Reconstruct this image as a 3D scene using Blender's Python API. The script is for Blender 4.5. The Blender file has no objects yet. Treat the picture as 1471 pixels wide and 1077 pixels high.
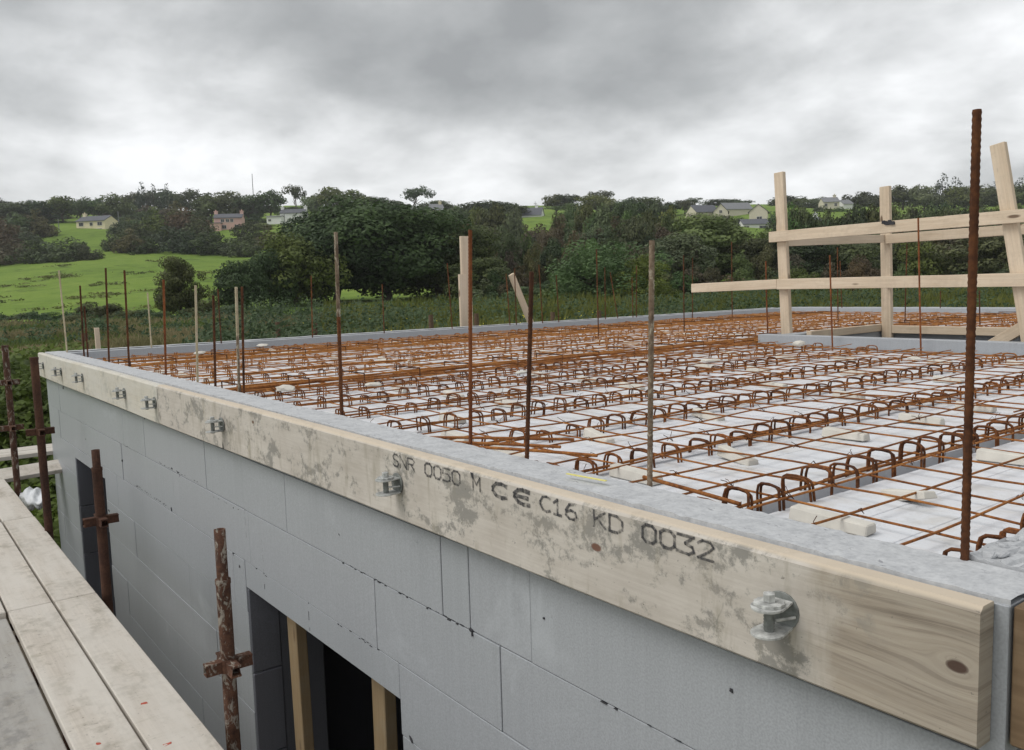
import bpy, bmesh, math, random
import numpy as np
from mathutils import Vector, Matrix

scene = bpy.context.scene
COL = scene.collection
RNG = random.Random(7)
NR = np.random.RandomState(11)

# ------------------------------------------------------------------ camera
CAM = np.array([0.565, -1.2915, 0.4974])
YAW, PITCH, ROLL = 0.92380, -0.1034, -0.0286
FPX, CXP, CYP = 1224.83, 735.5, 538.5
Fv = np.array([-math.sin(YAW)*math.cos(PITCH), math.cos(YAW)*math.cos(PITCH), math.sin(PITCH)])
_r = np.array([math.cos(YAW), math.sin(YAW), 0.0]); _u = np.cross(_r, Fv)
Rv = _r*math.cos(ROLL) + _u*math.sin(ROLL)
Uv = _u*math.cos(ROLL) - _r*math.sin(ROLL)
cam_data = bpy.data.cameras.new('camera')
cam = bpy.data.objects.new('camera', cam_data); COL.objects.link(cam)
cam.matrix_world = Matrix(((Rv[0], Uv[0], -Fv[0], CAM[0]), (Rv[1], Uv[1], -Fv[1], CAM[1]), (Rv[2], Uv[2], -Fv[2], CAM[2]), (0, 0, 0, 1)))
cam_data.sensor_width = 36.0
cam_data.lens = 36.0*FPX/1471.0
cam_data.clip_start = 0.05; cam_data.clip_end = 20000
scene.camera = cam

# ------------------------------------------------------------------ world: overcast sky
world = bpy.data.worlds.new('World'); scene.world = world; world.use_nodes = True
wn, wl = world.node_tree.nodes, world.node_tree.links
wn.clear()
def N(nodes, typ, **kw):
    n = nodes.new(typ)
    for k, v in kw.items(): setattr(n, k, v)
    return n
SUN_EL, SUN_AZ = math.radians(52), math.radians(200)     # azimuth measured from +Y towards +X
sky = N(wn, 'ShaderNodeTexSky', sky_type='NISHITA'); sky.sun_disc = False
sky.sun_elevation = SUN_EL; sky.sun_rotation = SUN_AZ
tc = N(wn, 'ShaderNodeTexCoord')
sep = N(wn, 'ShaderNodeSeparateXYZ'); wl.new(tc.outputs['Generated'], sep.inputs[0])
def wmath(op, a, b=None, clamp=False):
    m = N(wn, 'ShaderNodeMath', operation=op); m.use_clamp = clamp
    for i, v in enumerate((a, b)):
        if v is None: continue
        if isinstance(v, (int, float)): m.inputs[i].default_value = v
        else: wl.new(v, m.inputs[i])
    return m.outputs[0]
zc = wmath('MAXIMUM', sep.outputs[2], 0.0)
den = wmath('ADD', zc, 0.33)
px_ = wmath('DIVIDE', sep.outputs[0], den); py_ = wmath('DIVIDE', sep.outputs[1], den)
comb = N(wn, 'ShaderNodeCombineXYZ'); wl.new(px_, comb.inputs[0]); wl.new(py_, comb.inputs[1])
def wnoise(scale, detail, rough, dist, off):
    mp = N(wn, 'ShaderNodeMapping'); mp.inputs['Location'].default_value = off; wl.new(comb.outputs[0], mp.inputs[0])
    n = N(wn, 'ShaderNodeTexNoise'); n.inputs['Scale'].default_value = scale; n.inputs['Detail'].default_value = detail
    n.inputs['Roughness'].default_value = rough; n.inputs['Distortion'].default_value = dist
    wl.new(mp.outputs[0], n.inputs['Vector']); return n.outputs['Fac']
n1 = wnoise(1.35, 8, 0.52, 0.12, (3.1, 1.7, 0))
n2 = wnoise(3.6, 7, 0.56, 0.15, (8.2, 4.4, 2))
n3 = wnoise(0.55, 3, 0.5, 0.0, (1.2, 6.6, 5))
mixn = wmath('ADD', wmath('ADD', wmath('MULTIPLY', n1, 0.70), wmath('MULTIPLY', n2, 0.40)), wmath('MULTIPLY', n3, 0.0))
# overcast cover is thicker overhead than low down
hz = N(wn, 'ShaderNodeMapRange'); hz.inputs['From Min'].default_value = 0.02; hz.inputs['From Max'].default_value = 0.26
hz.inputs['To Min'].default_value = 0.09; hz.inputs['To Max'].default_value = -0.035
wl.new(zc, hz.inputs['Value'])
dens = wmath('ADD', mixn, hz.outputs[0])
ramp = N(wn, 'ShaderNodeValToRGB'); wl.new(dens, ramp.inputs[0])
e = ramp.color_ramp.elements
e[0].position = 0.34; e[0].color = (2.9, 2.98, 3.02, 1)
e[1].position = 0.72; e[1].color = (9.0, 9.1, 9.2, 1)
for pos, c in ((0.45, (4.0, 4.1, 4.13, 1)), (0.54, (5.5, 5.6, 5.63, 1)), (0.62, (7.1, 7.2, 7.25, 1))):
    k = ramp.color_ramp.elements.new(pos); k.color = c
mx = N(wn, 'ShaderNodeMixRGB'); mx.inputs[0].default_value = 0.95
wl.new(sky.outputs[0], mx.inputs[1]); wl.new(ramp.outputs[0], mx.inputs[2])
bg = N(wn, 'ShaderNodeBackground'); bg.inputs['Strength'].default_value = 0.1
wl.new(mx.outputs[0], bg.inputs['Color'])
wo = N(wn, 'ShaderNodeOutputWorld'); wl.new(bg.outputs[0], wo.inputs['Surface'])

# ------------------------------------------------------------------ sun behind cloud
sd = bpy.data.lights.new('sun', 'SUN'); sd.energy = 1.4; sd.angle = math.radians(32); sd.color = (1.0, 0.97, 0.92)
so = bpy.data.objects.new('sun', sd); COL.objects.link(so)
sdir = Vector((math.sin(SUN_AZ)*math.cos(SUN_EL), math.cos(SUN_AZ)*math.cos(SUN_EL), math.sin(SUN_EL)))
so.rotation_euler = sdir.to_track_quat('Z', 'Y').to_euler(); so.location = (0, 0, 60)
scene.view_settings.view_transform = 'Standard'; scene.view_settings.look = 'None'
scene.view_settings.exposure = 0.33; scene.view_settings.gamma = 1.0; scene.view_settings.use_curve_mapping = False
scene.cycles.use_denoising = True
scene.cycles.max_bounces = 6; scene.cycles.diffuse_bounces = 3; scene.cycles.transparent_max_bounces = 8

# ------------------------------------------------------------------ helpers
def tag(o, label=None, cat=None, group=None, kind=None):
    if label: o['label'] = label
    if cat: o['category'] = cat
    if group: o['group'] = group
    if kind: o['kind'] = kind
    return o
def empty(name, loc=(0, 0, 0), label=None, cat=None, group=None):
    o = bpy.data.objects.new(name, None); COL.objects.link(o); o.location = loc; o.empty_display_size = .1
    return tag(o, label, cat, group)
def link(name, me, parent=None, mw=None):
    o = bpy.data.objects.new(name, me); COL.objects.link(o)
    if parent is not None: o.parent = parent
    if mw is not None: o.matrix_local = mw
    return o
class MB:
    def __init__(s): s.v = []; s.f = []; s.sm = []
    def add(s, verts, faces, smooth=False):
        b = len(s.v); s.v += [tuple(map(float, p)) for p in verts]
        s.f += [tuple(i+b for i in f) for f in faces]; s.sm += [smooth]*len(faces)
    def box(s, a, b, jit=0):
        x0, y0, z0 = a; x1, y1, z1 = b
        vs = [(x0,y0,z0),(x1,y0,z0),(x1,y1,z0),(x0,y1,z0),(x0,y0,z1),(x1,y0,z1),(x1,y1,z1),(x0,y1,z1)]
        if jit: vs = [tuple(c+RNG.uniform(-jit, jit) for c in p) for p in vs]
        s.add(vs, [(0,3,2,1),(4,5,6,7),(0,1,5,4),(1,2,6,5),(2,3,7,6),(3,0,4,7)])
    def tube(s, path, r, n=6, caps=True, radii=None):
        P = [Vector(p) for p in path]; rings = []
        up = None
        for i, p in enumerate(P):
            t = (P[min(i+1, len(P)-1)] - P[max(i-1, 0)]).normalized()
            if up is None:
                up = Vector((0,0,1)) if abs(t.z) < .9 else Vector((1,0,0))
            a = t.cross(up)
            if a.length < 1e-6: a = t.orthogonal()
            a.normalize(); b = a.cross(t).normalized(); up = b
            rr = radii[i] if radii else r
            rings.append([p + (a*math.cos(2*math.pi*k/n) + b*math.sin(2*math.pi*k/n))*rr for k in range(n)])
        vs = [v for ring in rings for v in ring]; fs = []
        for i in range(len(P)-1):
            for k in range(n):
                k2 = (k+1) % n
                fs.append((i*n+k, i*n+k2, (i+1)*n+k2, (i+1)*n+k))
        s.add(vs, fs, True)
        if caps:
            s.add(rings[0], [tuple(range(n))]); s.add(rings[-1], [tuple(range(n-1, -1, -1))])
    def prism(s, poly, z0, z1, M=None):
        n = len(poly)
        vs = [(x, y, z0) for x, y in poly] + [(x, y, z1) for x, y in poly]
        if M is not None: vs = [M @ Vector(v) for v in vs]
        s.add(vs, [tuple(range(n-1, -1, -1)), tuple(range(n, 2*n))] + [(i, (i+1) % n, n+(i+1) % n, n+i) for i in range(n)])
    def mesh(s, name, mat, bevel=0):
        me = bpy.data.meshes.new(name); me.from_pydata(s.v, [], s.f)
        me.polygons.foreach_set('use_smooth', s.sm); me.update()
        if mat: me.materials.append(mat)
        if bevel:
            bm = bmesh.new(); bm.from_mesh(me)
            bmesh.ops.recalc_face_normals(bm, faces=bm.faces)
            ed = [e for e in bm.edges if len(e.link_faces) == 2 and e.calc_face_angle() > .6]
            bmesh.ops.bevel(bm, geom=ed, offset=bevel, segments=1, affect='EDGES', profile=.5)
            bm.to_mesh(me); bm.free()
        return me
    def build(s, name, mat, parent=None, bevel=0, mw=None):
        return link(name, s.mesh(name, mat, bevel), parent, mw)
def beam_mesh(name, L, w, h, mat, bevel=.003, warp=0):
    m = MB(); n = max(1, int(L/.6)) if warp else 1
    vs, fs = [], []
    for i in range(n+1):
        x = L*i/n - L/2; dy = warp*math.sin(3.1*i/n+L) ; dz = warp*.6*math.sin(5.3*i/n)
        vs += [(x, -w/2+dy, -h/2+dz), (x, w/2+dy, -h/2+dz), (x, w/2+dy, h/2+dz), (x, -w/2+dy, h/2+dz)]
    for i in range(n):
        a, b = 4*i, 4*i+4
        fs += [(a, a+1, b+1, b), (a+1, a+2, b+2, b+1), (a+2, a+3, b+3, b+2), (a+3, a, b, b+3)]
    fs += [(3, 2, 1, 0), (4*n, 4*n+1, 4*n+2, 4*n+3)]
    m.add(vs, fs); return m.mesh(name, mat, bevel)
def frame(p0, p1, side=(0, 0, 1)):
    """matrix whose local X runs from p0 to p1 (origin in the middle); local Z near 'side'"""
    p0, p1 = Vector(p0), Vector(p1); x = (p1-p0).normalized(); z = Vector(side); z = (z - x*z.dot(x)).normalized(); y = z.cross(x)
    m = Matrix.Identity(4)
    for i in range(3): m[i][0], m[i][1], m[i][2], m[i][3] = x[i], y[i], z[i], (p0[i]+p1[i])/2
    return m
def beam(name, p0, p1, w, h, mat, parent=None, side=(0, 0, 1), bevel=.003, warp=0):
    L = (Vector(p1)-Vector(p0)).length
    return link(name, beam_mesh(name, L, w, h, mat, bevel, warp), parent, frame(p0, p1, side))

# ------------------------------------------------------------------ materials
class Mat:
    def __init__(s, name, rough=.7, spec=.3, metal=0):
        s.m = bpy.data.materials.new(name); s.m.use_nodes = True
        s.n, s.l = s.m.node_tree.nodes, s.m.node_tree.links
        s.b = s.n['Principled BSDF']; s.b.inputs['Roughness'].default_value = rough
        s.b.inputs['Specular IOR Level'].default_value = spec; s.b.inputs['Metallic'].default_value = metal
        s.tc = s.n.new('ShaderNodeTexCoord')
    def coord(s, scale=(1, 1, 1), src='Object', loc=(0, 0, 0), per_object=True):
        mp = s.n.new('ShaderNodeMapping'); mp.inputs['Scale'].default_value = scale; mp.inputs['Location'].default_value = loc
        out = s.tc.outputs[src]
        if per_object and src == 'Object':
            oi = s.n.new('ShaderNodeObjectInfo'); mu = s.n.new('ShaderNodeMath'); mu.operation = 'MULTIPLY'; mu.inputs[1].default_value = 37
            s.l.new(oi.outputs['Random'], mu.inputs[0])
            va = s.n.new('ShaderNodeVectorMath'); va.operation = 'ADD'; s.l.new(out, va.inputs[0]); s.l.new(mu.outputs[0], va.inputs[1]); out = va.outputs[0]
        s.l.new(out, mp.inputs[0]); return mp.outputs[0]
    def noise(s, vec, scale, detail=4, rough=.55, dist=0):
        n = s.n.new('ShaderNodeTexNoise'); n.inputs['Scale'].default_value = scale; n.inputs['Detail'].default_value = detail
        n.inputs['Roughness'].default_value = rough; n.inputs['Distortion'].default_value = dist
        s.l.new(vec, n.inputs['Vector']); return n.outputs['Fac']
    def ramp(s, fac, stops):
        r = s.n.new('ShaderNodeValToRGB'); s.l.new(fac, r.inputs[0]); e = r.color_ramp.elements
        def c(v): return (v, v, v, 1) if isinstance(v, (int, float)) else tuple(v)+(1,)
        e[0].position, e[0].color = stops[0][0], c(stops[0][1]); e[1].position, e[1].color = stops[-1][0], c(stops[-1][1])
        for p, v in stops[1:-1]:
            k = e.new(p); k.color = c(v)
        return r.outputs[0]
    def mix(s, fac, a, b, mode='MIX'):
        m = s.n.new('ShaderNodeMixRGB'); m.blend_type = mode
        for i, v in enumerate((fac, a, b)):
            if isinstance(v, (int, float)): m.inputs[i].default_value = v if i == 0 else (v, v, v, 1)
            elif isinstance(v, tuple): m.inputs[i].default_value = v + (1,)
            else: s.l.new(v, m.inputs[i])
        return m.outputs[0]
    def math(s, op, a, b=0.0, c=None):
        m = s.n.new('ShaderNodeMath'); m.operation = op
        for i, v in enumerate((a, b, c)):
            if v is None: continue
            if isinstance(v, (int, float)): m.inputs[i].default_value = v
            else: s.l.new(v, m.inputs[i])
        return m.outputs[0]
    def color(s, c):
        if isinstance(c, tuple): s.b.inputs['Base Color'].default_value = c + (1,)
        else: s.l.new(c, s.b.inputs['Base Color'])
    def bump(s, h, strength=.3, dist=.01):
        b = s.n.new('ShaderNodeBump'); b.inputs['Strength'].default_value = strength; b.inputs['Distance'].default_value = dist
        s.l.new(h, b.inputs['Height']); s.l.new(b.outputs[0], s.b.inputs['Normal'])
    def roughness(s, v): s.l.new(v, s.b.inputs['Roughness'])
    def random(s):
        oi = s.n.new('ShaderNodeObjectInfo'); return oi.outputs['Random']

def wood(name, light, dark, stain=0.0, stain_col=(.30, .30, .26), knots=.5, worn=None, rough=.75):
    m = Mat(name, rough, .25)
    g = m.noise(m.coord((1.6, 26, 26)), 1.6, 6, .6, .7)
    g2 = m.noise(m.coord((2.2, 90, 90)), 1.2, 4, .6)
    big = m.noise(m.coord((1.2, 3, 3)), 1.3, 3)
    c = m.ramp(g, [(.3, dark), (.62, light)])
    c = m.mix(.35, c, m.ramp(g2, [(.35, tuple(v*.78 for v in light)), (.65, tuple(min(1, v*1.1) for v in light))]))
    c = m.mix(m.ramp(big, [(.35, .28), (.7, 0.)]), c, tuple(v*.72 for v in dark))
    # knots: sparse dark spots stretched along the grain
    vo = m.n.new('ShaderNodeTexVoronoi'); vo.inputs['Scale'].default_value = 1.0; m.l.new(m.coord((2.6, 9, 9)), vo.inputs['Vector'])
    kn = m.ramp(vo.outputs['Distance'], [(.0, knots), (.10, knots), (.15, 0.)])
    c = m.mix(kn, c, (.10, .055, .03))
    if stain:
        p = m.coord((1, 1, 1))
        a = m.noise(p, 3.2, 3, .6, .4); b = m.noise(p, 22, 5, .62); d = m.noise(m.coord((5, 1, 1.2)), 5, 4, .6)
        f = m.math('ADD', m.math('MULTIPLY', a, .5), m.math('MULTIPLY', b, .5))
        c = m.mix(m.ramp(f, [(.50, 0.), (.60, stain)]), c, stain_col)
        c = m.mix(m.ramp(d, [(.55, 0.), (.72, stain*.5)]), c, (.30, .27, .20))
        c = m.mix(m.ramp(m.noise(p, 70, 2), [(.66, 0.), (.72, stain*.7)]), c, (.12, .11, .09))
    if worn: c = m.mix(m.ramp(m.noise(m.coord((.8, 4, 4)), 2.0, 5, .6), [(.35, 0.), (.6, .8)]), c, worn)
    m.color(c); m.bump(m.mix(.5, g, g2), .25, .002)
    return m.m
M = {}
M['board'] = wood('cement_stained_board', (.62, .58, .50), (.52, .47, .38), .8, (.30, .30, .26), .2, (.60, .58, .53))
M['board_end'] = wood('fresh_end_board', (.58, .45, .29), (.40, .28, .16), .35)
M['board_brown'] = wood('brown_board', (.24, .165, .10), (.14, .09, .05), .3, (.12, .09, .06))
M['timber'] = wood('sawn_timber', (.72, .60, .46), (.56, .43, .30), .18, (.36, .28, .20), .85)
M['timber_pale'] = wood('pale_timber', (.72, .60, .47), (.60, .47, .34), .1, (.42, .36, .28), .8)
M['timber_dull'] = wood('prop_timber', (.36, .265, .16), (.27, .185, .10), .15)
M['scaffold_board'] = wood('scaffold_plank', (.60, .55, .485), (.47, .42, .365), .85, (.33, .30, .25), .3, (.60, .565, .515))
M['scaffold_grey'] = wood('scaffold_plank_grey', (.40, .38, .35), (.31, .29, .26), .95, (.20, .19, .18), .3, (.40, .39, .37))

def rust(name, a, b, c, spot=None):
    m = Mat(name, .85, .2); p = m.coord((1, 1, 1))
    n = m.noise(p, 9, 5, .65); n2 = m.noise(p, 90, 3, .6)
    col = m.ramp(m.math('ADD', m.math('MULTIPLY', n, .6), m.math('MULTIPLY', n2, .4)), [(.38, a), (.5, b), (.62, c)])
    r = m.random(); col = m.mix(m.math('MULTIPLY', r, .45), col, a)
    if spot:
        s1 = m.noise(m.coord((1, 1, .5)), 38, 5, .7, .6); col = m.mix(m.ramp(s1, [(.53, 0.), (.60, .85)]), col, spot)
    m.color(col); m.bump(n2, .4, .001); return m.m
M['rust_mesh'] = rust('rust_mesh_wire', (.13, .048, .017), (.31, .12, .036), (.48, .21, .062))
M['rust_far'] = rust('rust_far_wire', (.26, .105, .032), (.44, .19, .055), (.58, .28, .09))
M['rust_mid'] = rust('rust_far_loop', (.14, .055, .02), (.29, .115, .036), (.44, .19, .058))
M['rust_loop'] = rust('rust_loop', (.05, .022, .013), (.14, .053, .02), (.30, .11, .034))
M['rust_dark'] = rust('rust_dark', (.035, .018, .012), (.085, .035, .018), (.17, .065, .025))
M['rust_bar'] = rust('rust_bar', (.05, .022, .013), (.115, .045, .020), (.20, .08, .03))
M['rust_red'] = rust('rust_red_bar', (.10, .035, .016), (.20, .068, .026), (.30, .11, .04))
M['grimy_bar'] = rust('cement_coated_bar', (.10, .07, .05), (.22, .16, .11), (.34, .27, .20), (.42, .37, .29))
M['pale_bar'] = rust('pale_bar', (.36, .30, .20), (.50, .43, .30), (.60, .53, .40))
M['pole'] = rust('scaffold_tube', (.040, .022, .017), (.078, .038, .026), (.125, .062, .038))
M['pole_splash'] = rust('scaffold_tube_splashed', (.05, .027, .02), (.095, .047, .031), (.14, .07, .044), (.30, .275, .235))

def eps(name, base, rough, var=.06, streak=True, blotch=0, grain=260):
    m = Mat(name, rough, .35); p = m.coord((1, 1, 1), per_object=False)
    f = m.noise(p, grain, 2); big = m.noise(p, 1.3, 4, .55, .3)
    c = m.mix(m.ramp(f, [(.35, 0.), (.65, 1.)]), tuple(v*(1-var) for v in base), tuple(min(1, v*(1+var)) for v in base))
    c = m.mix(m.ramp(big, [(.35, .16), (.65, 0.)]), c, tuple(v*.82 for v in base))
    if streak:
        st = m.noise(m.coord((46, 46, .7), per_object=False), 1.5, 3, .6)
        c = m.mix(m.ramp(st, [(.45, 0.), (.68, .16)]), c, tuple(v*.66 for v in base))
    c = m.mix(m.math('MULTIPLY', m.random(), .16), c, (base[0]*1.10, base[1]*1.04, base[2]*1.07))
    if streak:      # scuffs and dried splashes
        sc_ = m.noise(m.coord((1, 1, 1), per_object=False, loc=(9, 2, 4)), 2.6, 7, .68, .6)
        c = m.mix(m.ramp(sc_, [(.60, 0.), (.70, .30)]), c, tuple(min(1, v*1.45) for v in base))
        sp_ = m.noise(p, 55, 3, .7, .4); c = m.mix(m.ramp(sp_, [(.70, 0.), (.75, .5)]), c, tuple(v*.45 for v in base))
    if blotch:
        rs = m.noise(m.coord((1, 1, 1), per_object=False, loc=(7, 1, 3)), 5.5, 6, .7, .5); c = m.mix(m.ramp(rs, [(.56, 0.), (.72, .35)]), c, (.50, .38, .27))
        ft = m.noise(m.coord((1, 1, 1), per_object=False, loc=(1, 8, 3)), 13, 5, .7, .3); c = m.mix(m.ramp(ft, [(.58, 0.), (.68, .30)]), c, (.36, .36, .36))
        bl = m.noise(p, 7, 6, .65, .4); c = m.mix(m.ramp(bl, [(.5, 0.), (.64, blotch)]), c, (.50, .47, .41))
        bl2 = m.noise(m.coord((1, 1, 1), per_object=False, loc=(5, 3, 1)), 2.2, 6, .65); c = m.mix(m.ramp(bl2, [(.55, 0.), (.7, blotch*.7)]), c, (.57, .55, .50))
    m.color(c); m.bump(f, .18, .002); return m.m
M['eps_wall'] = eps('grey_insulation', (.35, .370, .392), .45, .11, True, 0, 190)
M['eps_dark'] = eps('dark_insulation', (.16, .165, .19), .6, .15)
M['eps_white'] = eps('white_floor_panel', (.70, .72, .755), .55, .03, False, .4)
M['eps_gap'] = eps('gap_shade', (.045, .045, .05), .9, .2, False)  # near-black colour stands in for the shade inside open gaps
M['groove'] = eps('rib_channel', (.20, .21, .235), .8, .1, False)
def cement():
    m = Mat('crumbly_grey_insulation', .95, .1); p = m.coord((1, 1, 1), per_object=False)
    a = m.noise(p, 16, 7, .7, .5); b = m.noise(p, 85, 4, .7)
    c = m.ramp(m.math('ADD', m.math('MULTIPLY', a, .5), m.math('MULTIPLY', b, .5)), [(.34, (.34, .347, .36)), (.45, (.44, .45, .465)), (.60, (.54, .55, .562))])
    cr = m.noise(m.coord((1, 2.2, 1), per_object=False, loc=(2, 7, 0)), 24, 4, .7, 1.2)
    c = m.mix(m.ramp(cr, [(.335, .7), (.37, 0.)]), c, (.20, .20, .22))
    m.color(c); m.bump(m.mix(.7, a, b), .35, .003); return m.m
M['cement'] = cement()
def simple(name, col, rough=.8, var=.12, scale=20, spec=.3, metal=0, bumps=.2):
    m = Mat(name, rough, spec, metal); n = m.noise(m.coord((1, 1, 1)), scale, 5, .62)
    m.color(m.ramp(n, [(.3, tuple(v*(1-var) for v in col)), (.7, tuple(min(1, v*(1+var)) for v in col))])); m.bump(n, bumps, .003); return m.m
M['spacer'] = simple('concrete_spacer', (.60, .575, .52), .9, .12, 14)
M['galv'] = simple('galvanised_steel', (.43, .44, .43), .6, .45, 60, .5, .2, .5)
M['galv_dirty'] = simple('cement_caked_steel', (.46, .465, .45), .85, .45, 55, .3, .05, .8)
M['galv_back'] = simple('shaded_steel', (.20, .21, .20), .8, .45, 40, .3, .1)  # darker steel: shade in the clamp recess is put into the colour
M['sack'] = simple('white_plastic_sack', (.72, .74, .77), .4, .1, 9)
M['yellow_tape'] = simple('yellow_tape', (.75, .68, .22), .6)
M['red_mark'] = simple('red_crayon', (.42, .10, .07), .8)
M['post_brown'] = simple('weathered_fence_post', (.13, .085, .055), .9, .3, 30)
def ink():
    m = Mat('faded_ink', .9, .1); n = m.noise(m.coord((1, 1, 1), per_object=False), 55, 4, .7)
    m.color((.075, .075, .08)); tr = m.n.new('ShaderNodeBsdfTransparent'); mi = m.n.new('ShaderNodeMixShader')
    m.l.new(m.ramp(n, [(.34, .10), (.56, .74)]), mi.inputs[0]); m.l.new(tr.outputs[0], mi.inputs[1]); m.l.new(m.b.outputs[0], mi.inputs[2])
    m.l.new(mi.outputs[0], m.n['Material Output'].inputs['Surface']); return m.m
M['ink'] = ink()

def leaf_mat(name, a, b, var=.75, trans=.25, src='Generated', nscale=5):
    m = Mat(name, .6, .25)
    n = m.noise(m.coord((1, 1, 1), src=src, per_object=False), nscale, 4, .6)
    c = m.ramp(n, [(.34, a), (.66, b)])
    hv = m.n.new('ShaderNodeHueSaturation'); m.l.new(c, hv.inputs['Color'])
    r = m.random()
    m.l.new(m.math('ADD', m.math('MULTIPLY', r, var), 1-var/2), hv.inputs['Value'])
    r2 = m.math('FRACT', m.math('MULTIPLY', r, 13.7))
    m.l.new(m.math('ADD', m.math('MULTIPLY', r2, .085), .455), hv.inputs['Hue'])
    m.l.new(m.math('ADD', m.math('MULTIPLY', m.math('FRACT', m.math('MULTIPLY', r, 7.3)), .4), .75), hv.inputs['Saturation'])
    m.color(hv.outputs[0])
    t = m.n.new('ShaderNodeBsdfTranslucent'); m.l.new(hv.outputs[0], t.inputs['Color'])
    mi = m.n.new('ShaderNodeMixShader'); mi.inputs[0].default_value = trans
    m.l.new(m.b.outputs[0], mi.inputs[1]); m.l.new(t.outputs[0], mi.inputs[2])
    m.l.new(mi.outputs[0], m.n['Material Output'].inputs['Surface']); return m.m
M['leaf_dark'] = leaf_mat('dark_foliage', (.042, .062, .026), (.098, .132, .050))
M['leaf_mid'] = leaf_mat('mid_foliage', (.062, .088, .030), (.135, .175, .058))
M['leaf_willow'] = leaf_mat('willow_foliage', (.075, .11, .030), (.165, .225, .06), .25)
M['leaf_brown'] = leaf_mat('brownish_foliage', (.070, .060, .034), (.140, .120, .062), .4)
M['leaf_conifer'] = leaf_mat('conifer_foliage', (.024, .038, .022), (.048, .072, .036), .3)
M['leaf_hedge'] = leaf_mat('hedge_foliage', (.040, .085, .018), (.10, .19, .035), .25, .3, 'Object', .8)
M['bark'] = simple('bark', (.075, .06, .045), .95, .35, 5)
M['grass_tall'] = leaf_mat('tall_grass', (.055, .10, .02), (.17, .21, .05), 0, .3, 'Object', .12)
M['grass_dry'] = leaf_mat('dry_grass', (.13, .16, .04), (.32, .30, .11), 0, .3, 'Object', .2)

# ------------------------------------------------------------------ terrain
hv_ = np.array([-math.sin(YAW), math.cos(YAW)]); hu_ = np.array([math.cos(YAW), math.sin(YAW)])
PV = np.array([-40, 0, 14, 30, 80, 110, 190, 230, 270, 330, 380, 440, 520, 700, 1000, 2500.])
PZ = np.array([-2.6, -2.2, -1.5, -1.35, -.6, .9, 9.1, 15.4, 22.4, 30.5, 37.0, 44.5, 48, 50, 45, 10.])
BX0, BX1, BY0, BY1 = -8.62, .12, 0.0, 11.75
def ground_z(x, y):
    x = np.asarray(x, float); y = np.asarray(y, float)
    dx, dy = x-CAM[0], y-CAM[1]; u = dx*hu_[0]+dy*hu_[1]; v = dx*hv_[0]+dy*hv_[1]
    z = np.interp(v, PV, PZ)
    bp = np.clip((u/np.maximum(v, 30)*FPX+CXP-450)/260, 0, 1); bp = bp*bp*(3-2*bp)
    z = np.where(z > 0, z*(1-.13*bp), z)
    k = np.clip((v-40)/200, 0, 1)
    z = z + k*(1.3*np.sin(u*.021+1)+.9*np.sin(u*.047+v*.03)+.5*np.sin(v*.06+u*.11)) + .12*np.sin(x*.7)*np.sin(y*.6+1)
    d = np.hypot(np.maximum(np.maximum(BX0-x, x-BX1), 0), np.maximum(np.maximum(BY0-y, y-BY1), 0))
    t = np.clip((d-1.2)/4.5, 0, 1); t = t*t*(3-2*t)
    return np.where(d < 6, -3.0 + (z+3.0)*t, z)
def gz(x, y): return float(ground_z(x, y))
def ground_pt(px, v):
    """point on the ground in the direction of a bearing, v metres ahead"""
    d = Fv + Rv*(px-CXP)/FPX
    t = v/(d[0]*hv_[0]+d[1]*hv_[1]); x, y = CAM[0]+d[0]*t, CAM[1]+d[1]*t
    return x, y, gz(x, y)
def height_at(px, py, v):
    d = Fv + Rv*(px-CXP)/FPX - Uv*(py-CYP)/FPX
    t = v/(d[0]*hv_[0]+d[1]*hv_[1]); return CAM[2]+d[2]*t
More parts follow.
